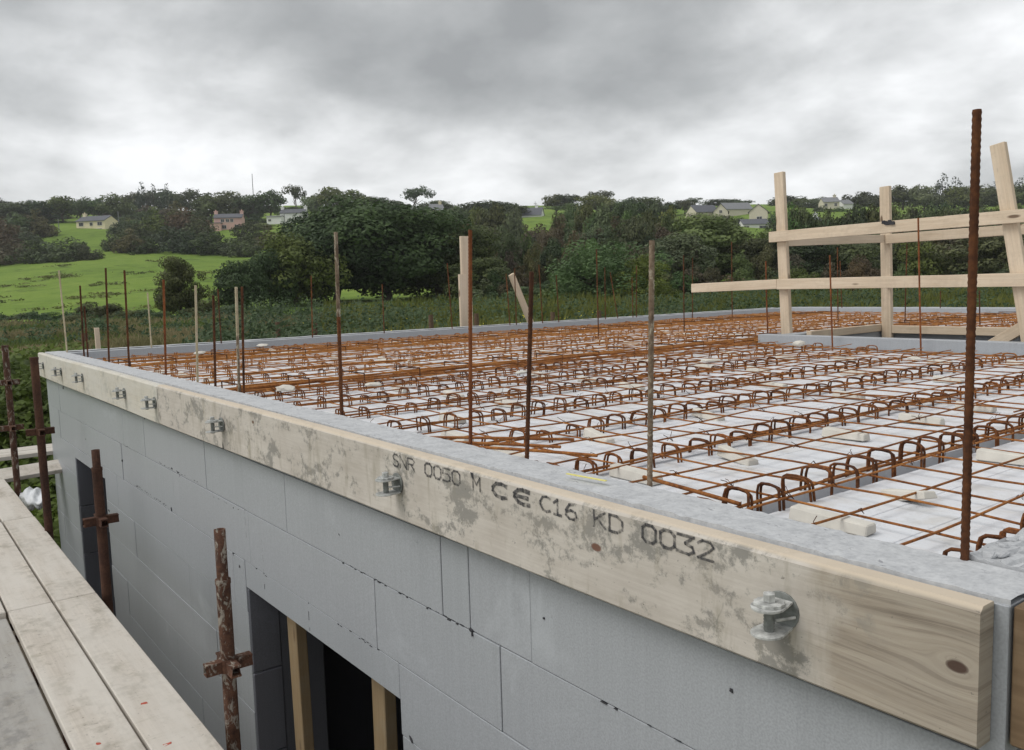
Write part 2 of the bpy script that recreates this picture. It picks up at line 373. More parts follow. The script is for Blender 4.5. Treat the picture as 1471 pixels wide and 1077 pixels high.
def build_ground():
    vs_ = np.concatenate([np.linspace(-60, 0, 14)[:-1], np.linspace(0, 60, 110)[:-1], np.linspace(60, 460, 130)[:-1], np.geomspace(460, 2500, 20)])
    S = 200; s = np.linspace(-1, 1, S); s = np.sign(s)*np.abs(s)**1.15
    V, Sg = np.meshgrid(vs_, s, indexing='ij'); U = Sg*(np.abs(V)*1.5+34)
    X = CAM[0]+U*hu_[0]+V*hv_[0]; Y = CAM[1]+U*hu_[1]+V*hv_[1]; Z = ground_z(X, Y)
    n = len(vs_); idx = np.arange(n*S).reshape(n, S)
    f = np.stack([idx[:-1, :-1], idx[:-1, 1:], idx[1:, 1:], idx[1:, :-1]], -1).reshape(-1, 4)
    me = bpy.data.meshes.new('ground'); me.from_pydata(np.stack([X, Y, Z], -1).reshape(-1, 3).tolist(), [], f.tolist())
    me.polygons.foreach_set('use_smooth', [True]*len(f)); me.update()
    m = Mat('meadow', .95, .1); p = m.coord((1, 1, 1), per_object=False)
    big = m.noise(p, .035, 5, .6); mid = m.noise(p, .35, 5, .65); fine = m.noise(p, 3.5, 4, .7)
    t = m.math('ADD', m.math('ADD', m.math('MULTIPLY', big, .4), m.math('MULTIPLY', mid, .35)), m.math('MULTIPLY', fine, .25))
    c = m.ramp(t, [(.36, (.085, .13, .026)), (.46, (.13, .205, .034)), (.56, (.175, .25, .046)), (.66, (.22, .265, .075))])
    rush = m.noise(m.coord((1, 1, 1), per_object=False, loc=(31, 7, 0)), .22, 4, .65)
    c = m.mix(m.ramp(rush, [(.60, 0.), (.68, .75)]), c, (.055, .085, .022))
    # churned earth next to the building, rough grass beyond
    sx = m.n.new('ShaderNodeSeparateXYZ'); m.l.new(p, sx.inputs[0])
    e_ = m.ramp(m.math('ADD', m.math('MULTIPLY', sx.outputs[2], .25), .95), [(.30, 1.), (.48, 0.)])
    c = m.mix(e_, c, (.10, .082, .06))
    m.color(c); m.bump(m.mix(.5, mid, fine), .5, .15); me.materials.append(m.m)
    o = link('ground', me); tag(o, 'green valley ground rising to a wooded ridge', kind='structure'); return o
build_ground()

# ------------------------------------------------------------------ the unfinished house
house = empty('unfinished_house', (0, 0, -3), 'unfinished single storey house of grey insulation blocks with open slab deck', 'building')
def hl(o): o.matrix_parent_inverse = house.matrix_world.inverted(); return o
house_inv = Matrix.Translation((0, 0, 3))
def on_house(name, mb, mat, bevel=0, parent=None):
    o = link(name, mb.mesh(name, mat, bevel)); p = parent or house
    o.parent = p
    if p is house: o.location = (0, 0, 3)
    return o
L, W = 8.56, 11.68
YF, TL = .047, .145            # outer face of the near wall, leaf thickness
# dark core behind the joints of the near wall, with the openings left free
D1 = (-3.345, -1.885, -.885); D2 = (-7.435, -6.30, -.85)
core = MB()
for a, b in ((-L+.03, D2[0]-.02), (D2[1]+.02, D1[0]-.02), (D1[1]+.02, .0)): core.box((a, YF+.006, -3.0), (b, YF+.06, -.26))
for d in (D1, D2): core.box((d[0]-.02, YF+.006, d[2]+.012), (d[1]+.02, YF+.06, -.26))
near_wall = on_house('near_wall', core, M['eps_gap'])
blk_cache = {}
def block(x0, x1, z0, z1):
    b = MB(); g = .0013; pr = RNG.uniform(-.0022, .0022)
    b.box((x0+g, YF+pr, z0+g), (x1-g, YF+.055, z1-g)); b.build('block', M['eps_wall'], near_wall, .0014)
rows = [(-.25, .0), (-.502, -.25), (-.755, -.502)]
z = -.755
while z > -3.0: rows.append((z-.252, z)); z -= .252
seams0 = {1: [-1.157, -1.446, -1.593, -2.80, -3.30, -3.855, -5.05, -5.60, -6.80, -7.95], 2: [-.10, -1.30, -2.035, -3.26, -4.47, -5.27, -5.70, -6.9, -8.05]}
def blocks():
    for i, (z0, z1) in enumerate(rows):
        if i in seams0: se = sorted(seams0[i])
        else:
            off = (i*.43) % 1.2; se = [-8.4+off+1.2*k for k in range(8)]
        xs = [-L] + [s for s in se if -L+.08 < s < -.02] + [.022]
        for a, b in zip(xs[:-1], xs[1:]):
            segs = [(a, b)]
            for d in (D1, D2):
                if z0 < d[2]-.02:
                    ns = []
                    for p, q in segs:
                        if q <= d[0] or p >= d[1]: ns.append((p, q)); continue
                        if p < d[0]: ns.append((p, d[0]))
                        if q > d[1]: ns.append((d[1], q))
                    segs = ns
            for p, q in segs:
                top, bot = z1, z0
                if i == 0: top = -.003
                if q-p > .03: block(p, q, bot, top)
                # strip over an opening whose head cuts the course
        for d in (D1, D2):
            if z0 < d[2] < z1 and d[2] < z1-.02: block(d[0]+.001, d[1]-.001, d[2], z1)
blocks()
# thin dark boxes painting the shade of gaps where block teeth do not close
nm = MB()
for x0, x1, z, dn in ((-2.36, -1.47, -.502, 1.0), (-5.35, -4.55, -.738, .9), (-4.75, -3.9, -.49, .5), (-1.15, -.1, -.502, .55), (-6.0, -5.35, -.5, .4), (-2.35, -2.03, -.758, .8), (-.9, -.3, -.757, .7), (-3.3, -2.9, -.76, .4), (-3.75, -3.35, -.52, .4)):
    x = x0; k = 0
    while x < x1:
        w = RNG.uniform(.008, .022); h = RNG.uniform(.0012, .0032) if RNG.random() < .9 else RNG.uniform(.005, .009)
        if RNG.random() < dn*.5: nm.box((x, YF-.0022, z+(.003 if k % 2 else -.002)-h/2), (x+w, YF+.01, z+(.003 if k % 2 else -.002)+h/2), .0008)
        x += w+RNG.uniform(.0, .012); k += 1
for x, z, s in ((-1.45, -.505, .022), (-4.35, -.49, .03), (-5.02, -.255, .016), (-7.72, -.27, .02), (-4.55, -.742, .02), (-6.5, -.75, .018), (-3.42, -.80, .014), (-.5, -.33, .006), (-1.1, -.36, .005), (-2.3, -.4, .005), (-1.83, -1.0, .02), (-6.9, -.62, .012), (-5.7, -.62, .012), (-3.5, -.76, .014), (-6.25, -1.08, .02)):
    nm.box((x, YF-.0025, z-s*.5), (x+s*.9, YF+.01, z+s*.5), s*.28)
for x, z0, z1 in ((-3.1, -.82, -.6), (-3.30, -.62, -.5), (-2.62, -.9, -.72)):
    z = z1
    while z > z0:
        h = RNG.uniform(.02, .06); xx = x+RNG.uniform(-.002, .002); nm.box((xx-.0005, YF-.0018, z-h*.7), (xx+.0005, YF+.01, z), .0002); z -= h+RNG.uniform(0, .04)
o = nm.build('joint_shade', M['eps_gap'], near_wall); o['kind'] = 'stuff'
# other walls, deck support, interior
def wall_boxes():
    b = MB(); b.box((-L, YF+.06, -.70), (D2[0], .42, -.27)); 
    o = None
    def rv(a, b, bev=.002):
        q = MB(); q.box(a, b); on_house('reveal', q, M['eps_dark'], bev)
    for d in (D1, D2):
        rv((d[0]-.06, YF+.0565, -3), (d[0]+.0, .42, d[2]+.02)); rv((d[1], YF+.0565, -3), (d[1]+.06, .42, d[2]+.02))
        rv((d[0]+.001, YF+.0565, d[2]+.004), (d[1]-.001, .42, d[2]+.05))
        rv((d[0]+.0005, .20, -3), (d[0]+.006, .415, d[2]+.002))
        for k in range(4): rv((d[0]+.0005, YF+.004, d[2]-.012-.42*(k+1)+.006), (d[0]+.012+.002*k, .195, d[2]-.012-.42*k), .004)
    fw = MB(); fw.box((-L, YF+.06+.001, -3), (-L+.30, W-.36, -.003)); on_house('far_wall', fw, M['eps_wall'])
    rw = MB(); rw.box((-L, W-.355, -3), (.022, W, -.003)); on_house('rear_wall', rw, M['eps_wall'])
    sw = MB(); sw.box((-.12, YF+.062, -3), (.022, W-.36, -.003)); on_house('side_wall', sw, M['eps_wall'])
    iw = MB()
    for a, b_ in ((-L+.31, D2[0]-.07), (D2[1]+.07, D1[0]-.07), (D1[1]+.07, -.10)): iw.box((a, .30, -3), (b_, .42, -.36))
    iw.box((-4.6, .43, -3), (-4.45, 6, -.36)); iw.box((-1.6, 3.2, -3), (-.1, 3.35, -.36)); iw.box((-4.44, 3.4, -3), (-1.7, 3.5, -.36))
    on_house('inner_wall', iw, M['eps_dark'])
wall_boxes()
# crumbly top edges of the leaves
def rough_top(name, x0, x1, y0, y1, z, amp, nx, ny, seed):
    r = np.random.RandomState(seed); xs = np.linspace(x0, x1, nx); ys = np.linspace(y0, y1, ny)
    Z = z + amp*(r.rand(nx, ny)-.5)
    for _ in range(1): Z[1:-1, 1:-1] = (Z[1:-1, 1:-1]*2 + Z[:-2, 1:-1]+Z[2:, 1:-1]+Z[1:-1, :-2]+Z[1:-1, 2:])/6
    Z += amp*.9*(r.rand(nx, ny) > .93)*(-1) + amp*.3*np.sin(xs*7)[:, None]
    m = MB(); vs = []
    for i in range(nx):
        for j in range(ny): vs.append((xs[i]+(r.rand()-.5)*.004*(0 < i < nx-1), ys[j]+(r.rand()-.5)*.006*(0 < j < ny-1), Z[i, j]))
    fs = [(i*ny+j, (i+1)*ny+j, (i+1)*ny+j+1, i*ny+j+1) for i in range(nx-1) for j in range(ny-1)]
    b = len(vs)
    # skirts
    for i in range(nx): vs.append((xs[i], y0, z-.03))
    for i in range(nx): vs.append((xs[i], y1, z-.13))
    for i in range(nx-1): fs += [(b+i, b+i+1, (i+1)*ny, i*ny), (b+nx+i+1, b+nx+i, i*ny+ny-1, (i+1)*ny+ny-1)]
    m.add(vs, fs, False)
    return on_house(name, m, M['cement'])
rough_top('wall_top_edge', -L+.0, .021, YF+.004, YF+TL, .005, .0028, 420, 7, 3)
rough_top('wall_top_edge', -.113, .0215, .20, W-.37, .012, .012, 14, 300, 4)
rough_top('wall_top_edge', -L+.002, -L+.13, YF+TL+.004, W-.36, .004, .003, 6, 120, 5)
rough_top('wall_top_edge', -L+.13, .021, W-.13, W-.002, .004, .003, 120, 6, 6)
bq = MB()
for k in range(9):
    x, y = RNG.uniform(-.10, .01), RNG.uniform(.22, .6)
    s = RNG.uniform(.005, .013); bq.box((x-s, y-s, .006), (x+s, y+s, .012+s*.45), s*.35)
o = on_house('cement_crumb', bq, M['cement'], .003); o['kind'] = 'stuff'

# deck: infill panels between the ribs
ROWX = [-.215, -.805, -1.402, -1.99, -2.53, -3.08, -3.57, -4.05, -4.60, -5.10, -5.62, -6.12, -6.62, -7.12, -7.60, -8.05]
ZF = -.106
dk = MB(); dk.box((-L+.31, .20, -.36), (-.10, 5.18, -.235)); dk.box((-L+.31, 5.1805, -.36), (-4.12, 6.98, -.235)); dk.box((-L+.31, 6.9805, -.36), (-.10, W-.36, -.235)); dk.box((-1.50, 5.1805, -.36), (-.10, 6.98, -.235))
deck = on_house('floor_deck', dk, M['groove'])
OPEN = (-4.0, -1.6, 5.30, 6.85)      # stair opening
def panel(x0, x1, y0, y1):
    m = MB(); z = ZF + RNG.uniform(-.002, .002); g = .002; w = (x1-x0)
    prof = [(x0, z-.12), (x0, z-.004), (x0+.006, z)]
    for k in (.36, .64):
        xc = x0+w*k; prof += [(xc-.003, z), (xc, z-.004), (xc+.003, z)]
    prof += [(x1-.006, z), (x1, z-.004), (x1, z-.12)]
    n = len(prof); vs = [(x, y0+g, zz) for x, zz in prof]+[(x, y1-g, zz) for x, zz in prof]
    fs = [(i, i+1, n+i+1, n+i) for i in range(n-1)] + [tuple(range(n-1, -1, -1)), tuple(range(n, 2*n))]
    m.add(vs, fs); m.build('floor_panel', M['eps_white'], deck)
for i in range(len(ROWX)):
    xr = ROWX[i]-(.03 if i == 1 else .012); xl = (ROWX[i+1]+(.042 if i == 0 else .012)) if i+1 < len(ROWX) else -L+.14
    if i == 0: panel(ROWX[0]+.012, -.115, .196, 5.2)
    y = .196; k = 0
    while y < W-.36:
        y1 = min(y+(1.2 if k else .4+.6*RNG.random()), W-.14)
        segs = [(y, y1)]
        if xl < OPEN[1]+.1 and xr > OPEN[0]-.1:
            segs = [(a, b) for a, b in ((y, min(y1, OPEN[2]-.14)), (max(y, OPEN[3]+.14), y1)) if b-a > .05]
        for a, b in segs: panel(xl, xr, a, b)
        y = y1; k += 1
# kerb round the stair opening
def kerb(x0, x1, y0, y1): 
    m = MB(); m.box((x0, y0, -.34), (x1, y1, .0)); m.build('opening_kerb', M['eps_wall'], deck, .004)
kerb(OPEN[0]-.27, OPEN[1]+.1, OPEN[2]-.12, OPEN[2]+.0)
kerb(OPEN[0]-.12, OPEN[0], OPEN[2]+.002, OPEN[3]); kerb(OPEN[1], OPEN[1]+.1, OPEN[2]+.002, OPEN[3])
kerb(OPEN[0]-.12, OPEN[1]+.1, OPEN[3]+.002, OPEN[3]+.12)
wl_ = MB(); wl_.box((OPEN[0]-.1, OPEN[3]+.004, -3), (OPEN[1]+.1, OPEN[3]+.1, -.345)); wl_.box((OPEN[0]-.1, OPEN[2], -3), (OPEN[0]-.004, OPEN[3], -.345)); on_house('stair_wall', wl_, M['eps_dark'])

# ------------------------------------------------------------------ reinforcement
def wire_path(p0, p1, sag, n, rise0, rise1, seed):
    r = random.Random(seed); out = []
    ph = r.uniform(0, 6); wob = r.uniform(.001, .004)
    L_ = (Vector(p1)-Vector(p0)).length
    for i in range(n+1):
        t = i/n; p = Vector(p0).lerp(Vector(p1), t); s = t*L_
        p.z += sag*math.sin(s*5.2+ph) + rise0*max(0, 1-s/.35)**2 + rise1*max(0, 1-(L_-s)/.35)**2
        if abs(p1[0]-p0[0]) > abs(p1[1]-p0[1]): p.y += wob*math.sin(s*3+ph*2)
        else: p.x += wob*math.sin(s*3+ph*2)
        out.append(p)
    return out
def clip_open(fix, a, b, axis):
    """split an interval where it would cross the stair opening"""
    ox0, ox1, oy0, oy1 = OPEN[0]-.05, OPEN[1]+.05, OPEN[2]-.2, OPEN[3]+.05
    if axis == 'y': inside = ox0 < fix < ox1; lo, hi = oy0, oy1
    else: inside = oy0 < fix < oy1; lo, hi = ox0, ox1
    if not inside or b <= lo or a >= hi: return [(a, b)]
    return [(p, q) for p, q in ((a, min(b, lo)), (max(a, hi), b)) if q-p > .15]
SX = [(-4.62, -.16, 'right'), (-7.28, -4.36, 'middle'), (-8.36, -6.95, 'left')]
SY = [(.27, 2.62), (2.40, 5.02), (4.80, 7.40), (7.18, 9.70), (9.45, 11.45)]
zone = ['nearest the long formwork board', 'second back from the long board', 'third back, level with the stair opening', 'fourth back, behind the stair opening', 'along the rear wall of the deck']
def mesh_sheet(ix, iy):
    x0, x1, side = SX[ix]; y0, y1 = SY[iy]; r = random.Random(100+ix*10+iy)
    zb = -.076 + .003*iy + .002*ix
    sh = empty('mesh_sheet', (0, 0, 0), 'rusty mesh sheet %s, %s side' % (zone[iy], side), 'reinforcement mesh', 'reinforcement mesh sheets laid over the deck')
    x = x1-.19
    first = True
    while x > x0+.02:
        for a, b in clip_open(x, y0+r.uniform(-.03, .03), y1+r.uniform(-.05, .05), 'y'):
            m = MB(); m.tube(wire_path((x, a, zb+.008), (x+r.uniform(-.02, .02), b, zb+.008), r.uniform(.002, .008), max(4, int((b-a)/.16)), r.uniform(-.014, .006), r.uniform(-.01, .012), r.random()), .0034 if ix == 0 and iy < 2 else .0029, 5)
            m.build('wire', M['rust_mesh'] if ix == 0 and iy < 2 else M['rust_far'], sh)
        x -= .195
    y = y0+.12
    while y < y1:
        for a, b in clip_open(y, x0+r.uniform(-.05, .05), x1+r.uniform(-.05, .02), 'x'):
            m = MB(); m.tube(wire_path((a, y, zb), (b, y+r.uniform(-.03, .03), zb), r.uniform(.002, .007), max(4, int((b-a)/.2)), 0, r.uniform(-.01, .005), r.random()), .0034 if ix == 0 and iy < 2 else .0029, 5)
            m.build('wire', M['rust_mesh'] if ix == 0 and iy < 2 else M['rust_far'], sh)
        y += .2
for ix in range(3):
    for iy in range(5): mesh_sheet(ix, iy)

_tm = MB(); _r = random.Random(9)
for k in range(190):
    x = -.35-.195*_r.randrange(22); y = .39+.2*_r.randrange(11); a = _r.uniform(0, 6.28); zt_ = -.068
    _tm.tube([(x-.009, y-.006, zt_-.006), (x, y, zt_+.006), (x+.009, y+.006, zt_-.006), (x+.012*math.cos(a), y+.012*math.sin(a), zt_+.010), (x+.028*math.cos(a), y+.028*math.sin(a), zt_+.016+_r.uniform(-.01, .01))], .0011, 4)
o = _tm.build('wire_ties', M['rust_dark'], [q for q in COL.objects if q.name == 'mesh_sheet'][0]); o['kind'] = 'stuff'

# looped rib reinforcement: twin hooked bars standing up through the ribs
def loop_mesh(seed):
    r = random.Random(seed); m = MB()
    for k, dy in enumerate((-.006, .007)):
        w = .042+r.uniform(-.004, .004); h = .060+r.uniform(-.007, .006); lean = r.uniform(-.006, .006)
        pts = [(-w*1.05, dy, -.04), (-w, dy, h*.58)]
        for a in range(1, 6):
            t = math.pi*a/6; ct, st_ = math.cos(t), math.sin(t); pts.append((-math.copysign(abs(ct)**.62, ct)*w, dy+lean*st_, h*.58+st_**.7*h*.42*(1+.10*k*ct)))
        pts += [(w, dy, h*.58), (w*1.03, dy, -.04)]
        m.tube(pts, .0038, 6)
    return m.mesh('loop', None)
LOOPS = []
for i in range(6):
    me = loop_mesh(i); me.materials.append(M['rust_loop']); LOOPS.append(me)
order = ['first', 'second', 'third', 'fourth', 'fifth', 'sixth', 'seventh', 'eighth', 'ninth', 'tenth', 'eleventh', 'twelfth', 'thirteenth', 'fourteenth', 'fifteenth', 'sixteenth']
for i, xr in enumerate(ROWX):
    if i in (8, 13): continue
    rib = empty('rib_reinforcement', (xr, 0, 0), '%s row of rusty wire loops from the near right end of the deck' % order[i if i < 8 else (i-1 if i < 13 else i-2)], 'rib reinforcement', 'rows of wire loops in the deck ribs')
    y = .31 + RNG.uniform(-.03, .05); far = MB()
    while y < W-.42:
        inside = OPEN[0]-.3 < xr < OPEN[1]+.2 and OPEN[2]-.2 < y < OPEN[3]+.2
        if not inside:
            z = ZF-.004 + RNG.uniform(-.010, .006) + (.012 if i == 1 else 0)
            dist = math.hypot(xr-CAM[0], y-CAM[1]); rz = RNG.uniform(-.16, .16); rx = RNG.gauss(0, .09)
            if dist < 6.3:
                o = link('loop', LOOPS[RNG.randrange(6)], rib); o.location = (RNG.uniform(-.012, .012), y, z); o.rotation_euler = (rx, 0, rz)
            else:
                me = LOOPS[RNG.randrange(6)]; Mx = Matrix.Translation((RNG.uniform(-.012, .012), y, z)) @ Matrix.Rotation(rz, 4, 'Z')
                if RNG.random() < .75: far.add([Mx @ v.co for v in me.vertices], [tuple(p.vertices) for p in me.polygons], True)
        y += .124+RNG.uniform(-.014, .014)+(.03*(RNG.random() < .08))
    if far.v:
        o = far.build('far_loops', M['rust_mid'], rib); o['kind'] = 'stuff'
    # the bar threaded along the row, and loose laps beside it
    for dx, zz, rr, a, b in ((.012, -.078, .0048, .34, W-.5), (-.05, -.092, .0042, .9, W-.9)):
        for p, q in clip_open(xr+dx, a+RNG.uniform(-.05, .1), b, 'y'):
            m = MB(); m.tube(wire_path((xr+dx, p, zz), (xr+dx, q, zz), .004, 40, .0, 0, RNG.random()), rr, 5)
            o = m.build('rib_bar', M['rust_mesh'], rib); o.location = (-xr, 0, 0)

# heavy bundles of long bars in the two beams
for bi, (xb, wdt, nb, lab) in enumerate(((-4.50, .28, 8, 'dense bundle of long rusty bars crossing the middle of the deck'), (-7.12, .36, 6, 'dense orange rusty bar bundle running near the far wall'))):
    bun = empty('bar_bundle', (0, 0, 0), lab, 'reinforcement bars', 'bar bundles laid over the beams')
    for k in range(nb):
        x = xb - wdt/2 + wdt*k/(nb-1) + RNG.uniform(-.012, .012); a = .30 + RNG.uniform(0, .25)
        m = MB(); zz = -.10+.018*(k % 3) + RNG.uniform(0, .03)
        m.tube(wire_path((x, a, zz), (x+RNG.uniform(-.05, .05), W-.6-RNG.uniform(0, .8), zz+RNG.uniform(-.01, .02)), .004, 36, 0, 0, RNG.random()), RNG.choice((.005, .006, .008)), 5)
        m.build('bar', M['rust_mid'] if (k % 2 and bi == 0) else M['rust_far'], bun)
    m = MB(); y = .42
    while y < W-.6:
        m.tube([(xb-wdt/2-.01, y, -.12), (xb-wdt/2-.01, y, -.03), (xb+wdt/2+.01, y+.01, -.03), (xb+wdt/2+.01, y+.01, -.12)], .0045, 4)
        y += .4+RNG.uniform(-.06, .06)
    o = m.build('links', M['rust_dark'], bun); o['kind'] = 'stuff'
# tangle of offcuts near the wall
tg = empty('lap_bars', (0, 0, 0), 'short rusty lap bars lying crosswise beside the near wall between two tall starter bars', 'reinforcement bars')
for k, (p, q) in enumerate((((-2.12, .24, -.045), (-1.55, .50, -.035)), ((-2.10, .25, -.04), (-1.62, .62, -.03)), ((-1.95, .30, -.05), (-1.4, .52, -.045)), ((-1.80, .26, -.06), (-1.30, .30, -.06)), ((-1.1, .42, -.05), (-.75, .40, -.055)))):
    m = MB(); m.tube(wire_path(p, q, .003, 6, 0, 0, k), .0055, 6); m.build('bar', M['rust_mesh'], tg)

# ------------------------------------------------------------------ starter bars
def rebar(name, base, top, r, mat, label, group=None, ribs=True, mat2=None, split=.5, cat='reinforcement bar'):
    b, t = Vector(base), Vector(top); L_ = (t-b).length
    root = empty(name, base, label, cat, group)
    q = (t-b).to_track_quat('Z', 'Y').to_matrix().to_4x4()
    def seg(z0, z1, mt, nm):
        m = MB()
        if ribs:
            n = int((z1-z0)/.011); pts, rad = [], []
            for i in range(n*2+1): pts.append((0, 0, z0+(z1-z0)*i/(n*2))); rad.append(r*(1.09 if i % 2 else .95))
            m.tube(pts, r, 7, True, rad)
        else: m.tube([(0, 0, z0), (.002, 0, (z0+z1)/2), (0, 0, z1)], r, 6)
        o = m.build(nm, mt, root); o.matrix_local = q
    if mat2: seg(-.1, L_*split, mat, 'lower_bar'); seg(L_*split, L_, mat2, 'upper_bar')
    else: seg(-.1, L_, mat, 'bar')
    return root
near = [
 ((-.112, .191, -.02), (-.111, .189, .764), 0.0071, 'rust_bar', None, 'thickest rusty ribbed starter bar rising tall at the near right corner'),
 ((-.870, .205, -.02), (-.853, .205, .596), .0068, 'grimy_bar', None, 'cement coated twisted starter bar standing alone right of the board lettering'),
 ((-1.348, .198, -.02), (-1.302, .198, .537), .0066, 'rust_dark', None, 'dark brown starter bar leaning slightly, just right of the pair of upright planks'),
 ((-1.648, .207, -.02), (-1.609, .207, .673), .0062, 'rust_red', None, 'straight reddish starter bar standing in front of the two upright pale planks'),
 ((-2.548, .20, -.02), (-2.521, .20, .728), .0076, 'rust_bar', 'grimy_bar', 'starter bar dark below and pale cement coated in its upper half'),
 ((-3.742, .207, -.02), (-3.690, .207, .534), .0072, 'grimy_bar', 'pale_bar', 'cream topped starter bar standing tight beside a dark twin'),
 ((-3.715, .222, -.02), (-3.649, .222, .534), .0062, 'rust_dark', None, 'dark starter bar touching the right of its cream topped twin'),
 ((-4.115, .208, -.02), (-4.049, .208, .496), .0068, 'rust_dark', None, 'short dark starter bar just left of the cream and dark twin bars'),
 ((-4.473, .222, -.02), (-4.390, .222, .554), .0066, 'pale_bar', None, 'straw coloured starter bar in front of the small round hedgerow tree'),
 ((-5.10, .215, -.02), (-5.00, .215, .60), .0072, 'rust_red', None, 'reddish brown starter bar in front of the left edge of the small round hedgerow tree'),
 ((-5.977, .20, -.02), (-5.905, .20, .689), .0072, 'rust_bar', None, 'brown starter bar, taller of a wide pair before the green field'),
 ((-6.632, .205, -.02), (-6.499, .205, .724), .0072, 'rust_bar', None, 'tall brown starter bar with a short pale stake behind its foot'),
 ((-7.548, .20, -.02), (-7.479, .20, .61), .0072, 'rust_dark', None, 'dark starter bar second from the left corner, close to a shorter bar'),
 ((-7.520, .225, -.02), (-7.50, .225, .432), .0066, 'rust_dark', None, 'shorter dark starter bar leaning against its neighbour near the left corner'),
]
for b, t, r, m1, m2, lab in near: rebar('starter_bar', b, t, r, M[m1], lab, 'starter bars along the near wall', True, M[m2] if m2 else None, .56)
farb = [
 ((-8.30, .198, -.02), (-8.30, .185, .766), 'pale_bar', 'pale yellow cane like bar standing in the left corner of the deck'),
 ((-8.30, .95, -.02), (-8.30, .95, .54), 'pale_bar', 'thin pale bar at the far wall, between two tall brown near bars'),
 ((-8.30, 1.64, -.02), (-8.30, 1.64, .558), 'rust_dark', 'thin dark bar at the far wall behind the twin bars'),
 ((-8.30, 2.65, -.02), (-8.30, 2.673, .677), 'rust_bar', 'brown bar at the far wall, left of the tall two tone near bar'),
 ((-8.30, 3.549, -.02), (-8.30, 3.549, .567), 'rust_dark', 'dark bar at the far wall, between the two tone bar and the upright planks'),
 ((-8.30, 4.50, -.04), (-8.30, 4.46, .803), 'rust_bar', 'thin bar at the far wall, leaning just left of the upright planks'),
 ((-8.30, 5.398, -.05), (-8.30, 5.357, .663), 'rust_bar', 'left one of two close thin bars by the leaning stake'),
 ((-8.30, 5.502, -.05), (-8.30, 5.495, .733), 'rust_bar', 'right one of two close thin bars by the leaning stake'),
 ((-8.30, 5.948, -.08), (-8.30, 5.904, .775), 'rust_bar', 'thin bar at the far wall in front of the bright grass gap'),
 ((-8.30, 6.231, -.05), (-8.30, 6.202, .633), 'rust_bar', 'thin bar at the far wall just right of the bright grass gap'),
 ((-6.206, 5.011, -.08), (-6.282, 5.074, .87), 'rust_bar', 'tall bar standing out on the deck before the willow bush'),
 ((-8.30, 7.10, -.08), (-8.34, 7.14, .73), 'rust_bar', 'thin bar at the far wall before the left half of the willow bush'),
 ((-8.30, 7.36, -.08), (-8.42, 7.32, .66), 'rust_bar', 'thin slanting bar at the far wall before the willow bush'),
 ((-8.30, 7.65, -.08), (-8.35, 7.69, .586), 'rust_bar', 'shorter of two thin bars at the right of the willow bush'),
 ((-8.30, 7.72, -.08), (-8.36, 7.80, .75), 'rust_bar', 'taller of two thin bars at the right of the willow bush'),
 ((-5.943, 6.084, -.08), (-6.005, 6.153, .797), 'rust_dark', 'dark bar on the deck left of the long lower guard rail'),
 ((-8.25, 8.89, -.08), (-8.31, 8.97, .86), 'rust_bar', 'thin bar at the far wall behind the left end of the lower guard rail'),
 ((-7.342, 8.701, -.08), (-7.424, 8.791, 1.05), 'rust_bar', 'tallest thin bar behind the lower guard rail, left of the first post'),
 ((-4.632, 5.825, -.08), (-4.694, 5.873, .675), 'rust_red', 'reddish bar just left of the first guard rail post'),
 ((-8.35, 11.45, -.08), (-8.42, 11.50, .78), 'rust_bar', 'thin bar at the far corner of the deck just right of the first post'),
 ((-3.465, 5.1, -.08), (-3.498, 5.1, .68), 'rust_red', 'reddish bar before the kerb, between first and second guard rail posts'),
 ((-5.441, 8.352, -.08), (-5.508, 8.426, .867), 'rust_bar', 'thin tall bar behind the guard rail, between first and second posts'),
 ((-7.30, 11.45, -.08), (-7.38, 11.50, .76), 'rust_bar', 'thin bar at the rear wall just left of the second post'),
 ((-4.721, 8.608, -.08), (-4.768, 8.709, .871), 'rust_dark', 'dark bar behind the opening just right of the second post'),
 ((-2.719, 5.1, -.08), (-2.761, 5.1, .923), 'rust_red', 'tall reddish bar in front of the guard rails right of the second post'),
 ((-6.6, 11.45, -.08), (-6.62, 11.48, .25), 'pale_bar', 'short pale bar at the rear wall right of the second post'),
 ((-5.7, 11.45, -.08), (-5.72, 11.48, .25), 'rust_bar', 'short brown bar at the rear wall below the lower rail'),
 ((-3.796, 8.469, -.08), (-3.826, 8.496, .308), 'rust_dark', 'short dark bar behind the opening, next to the thickest near bar'),
]
for b, t, m1, lab in farb: rebar('starter_bar', b, t, .0072, M[m1], lab, 'thin starter bars across the back of the deck', False)

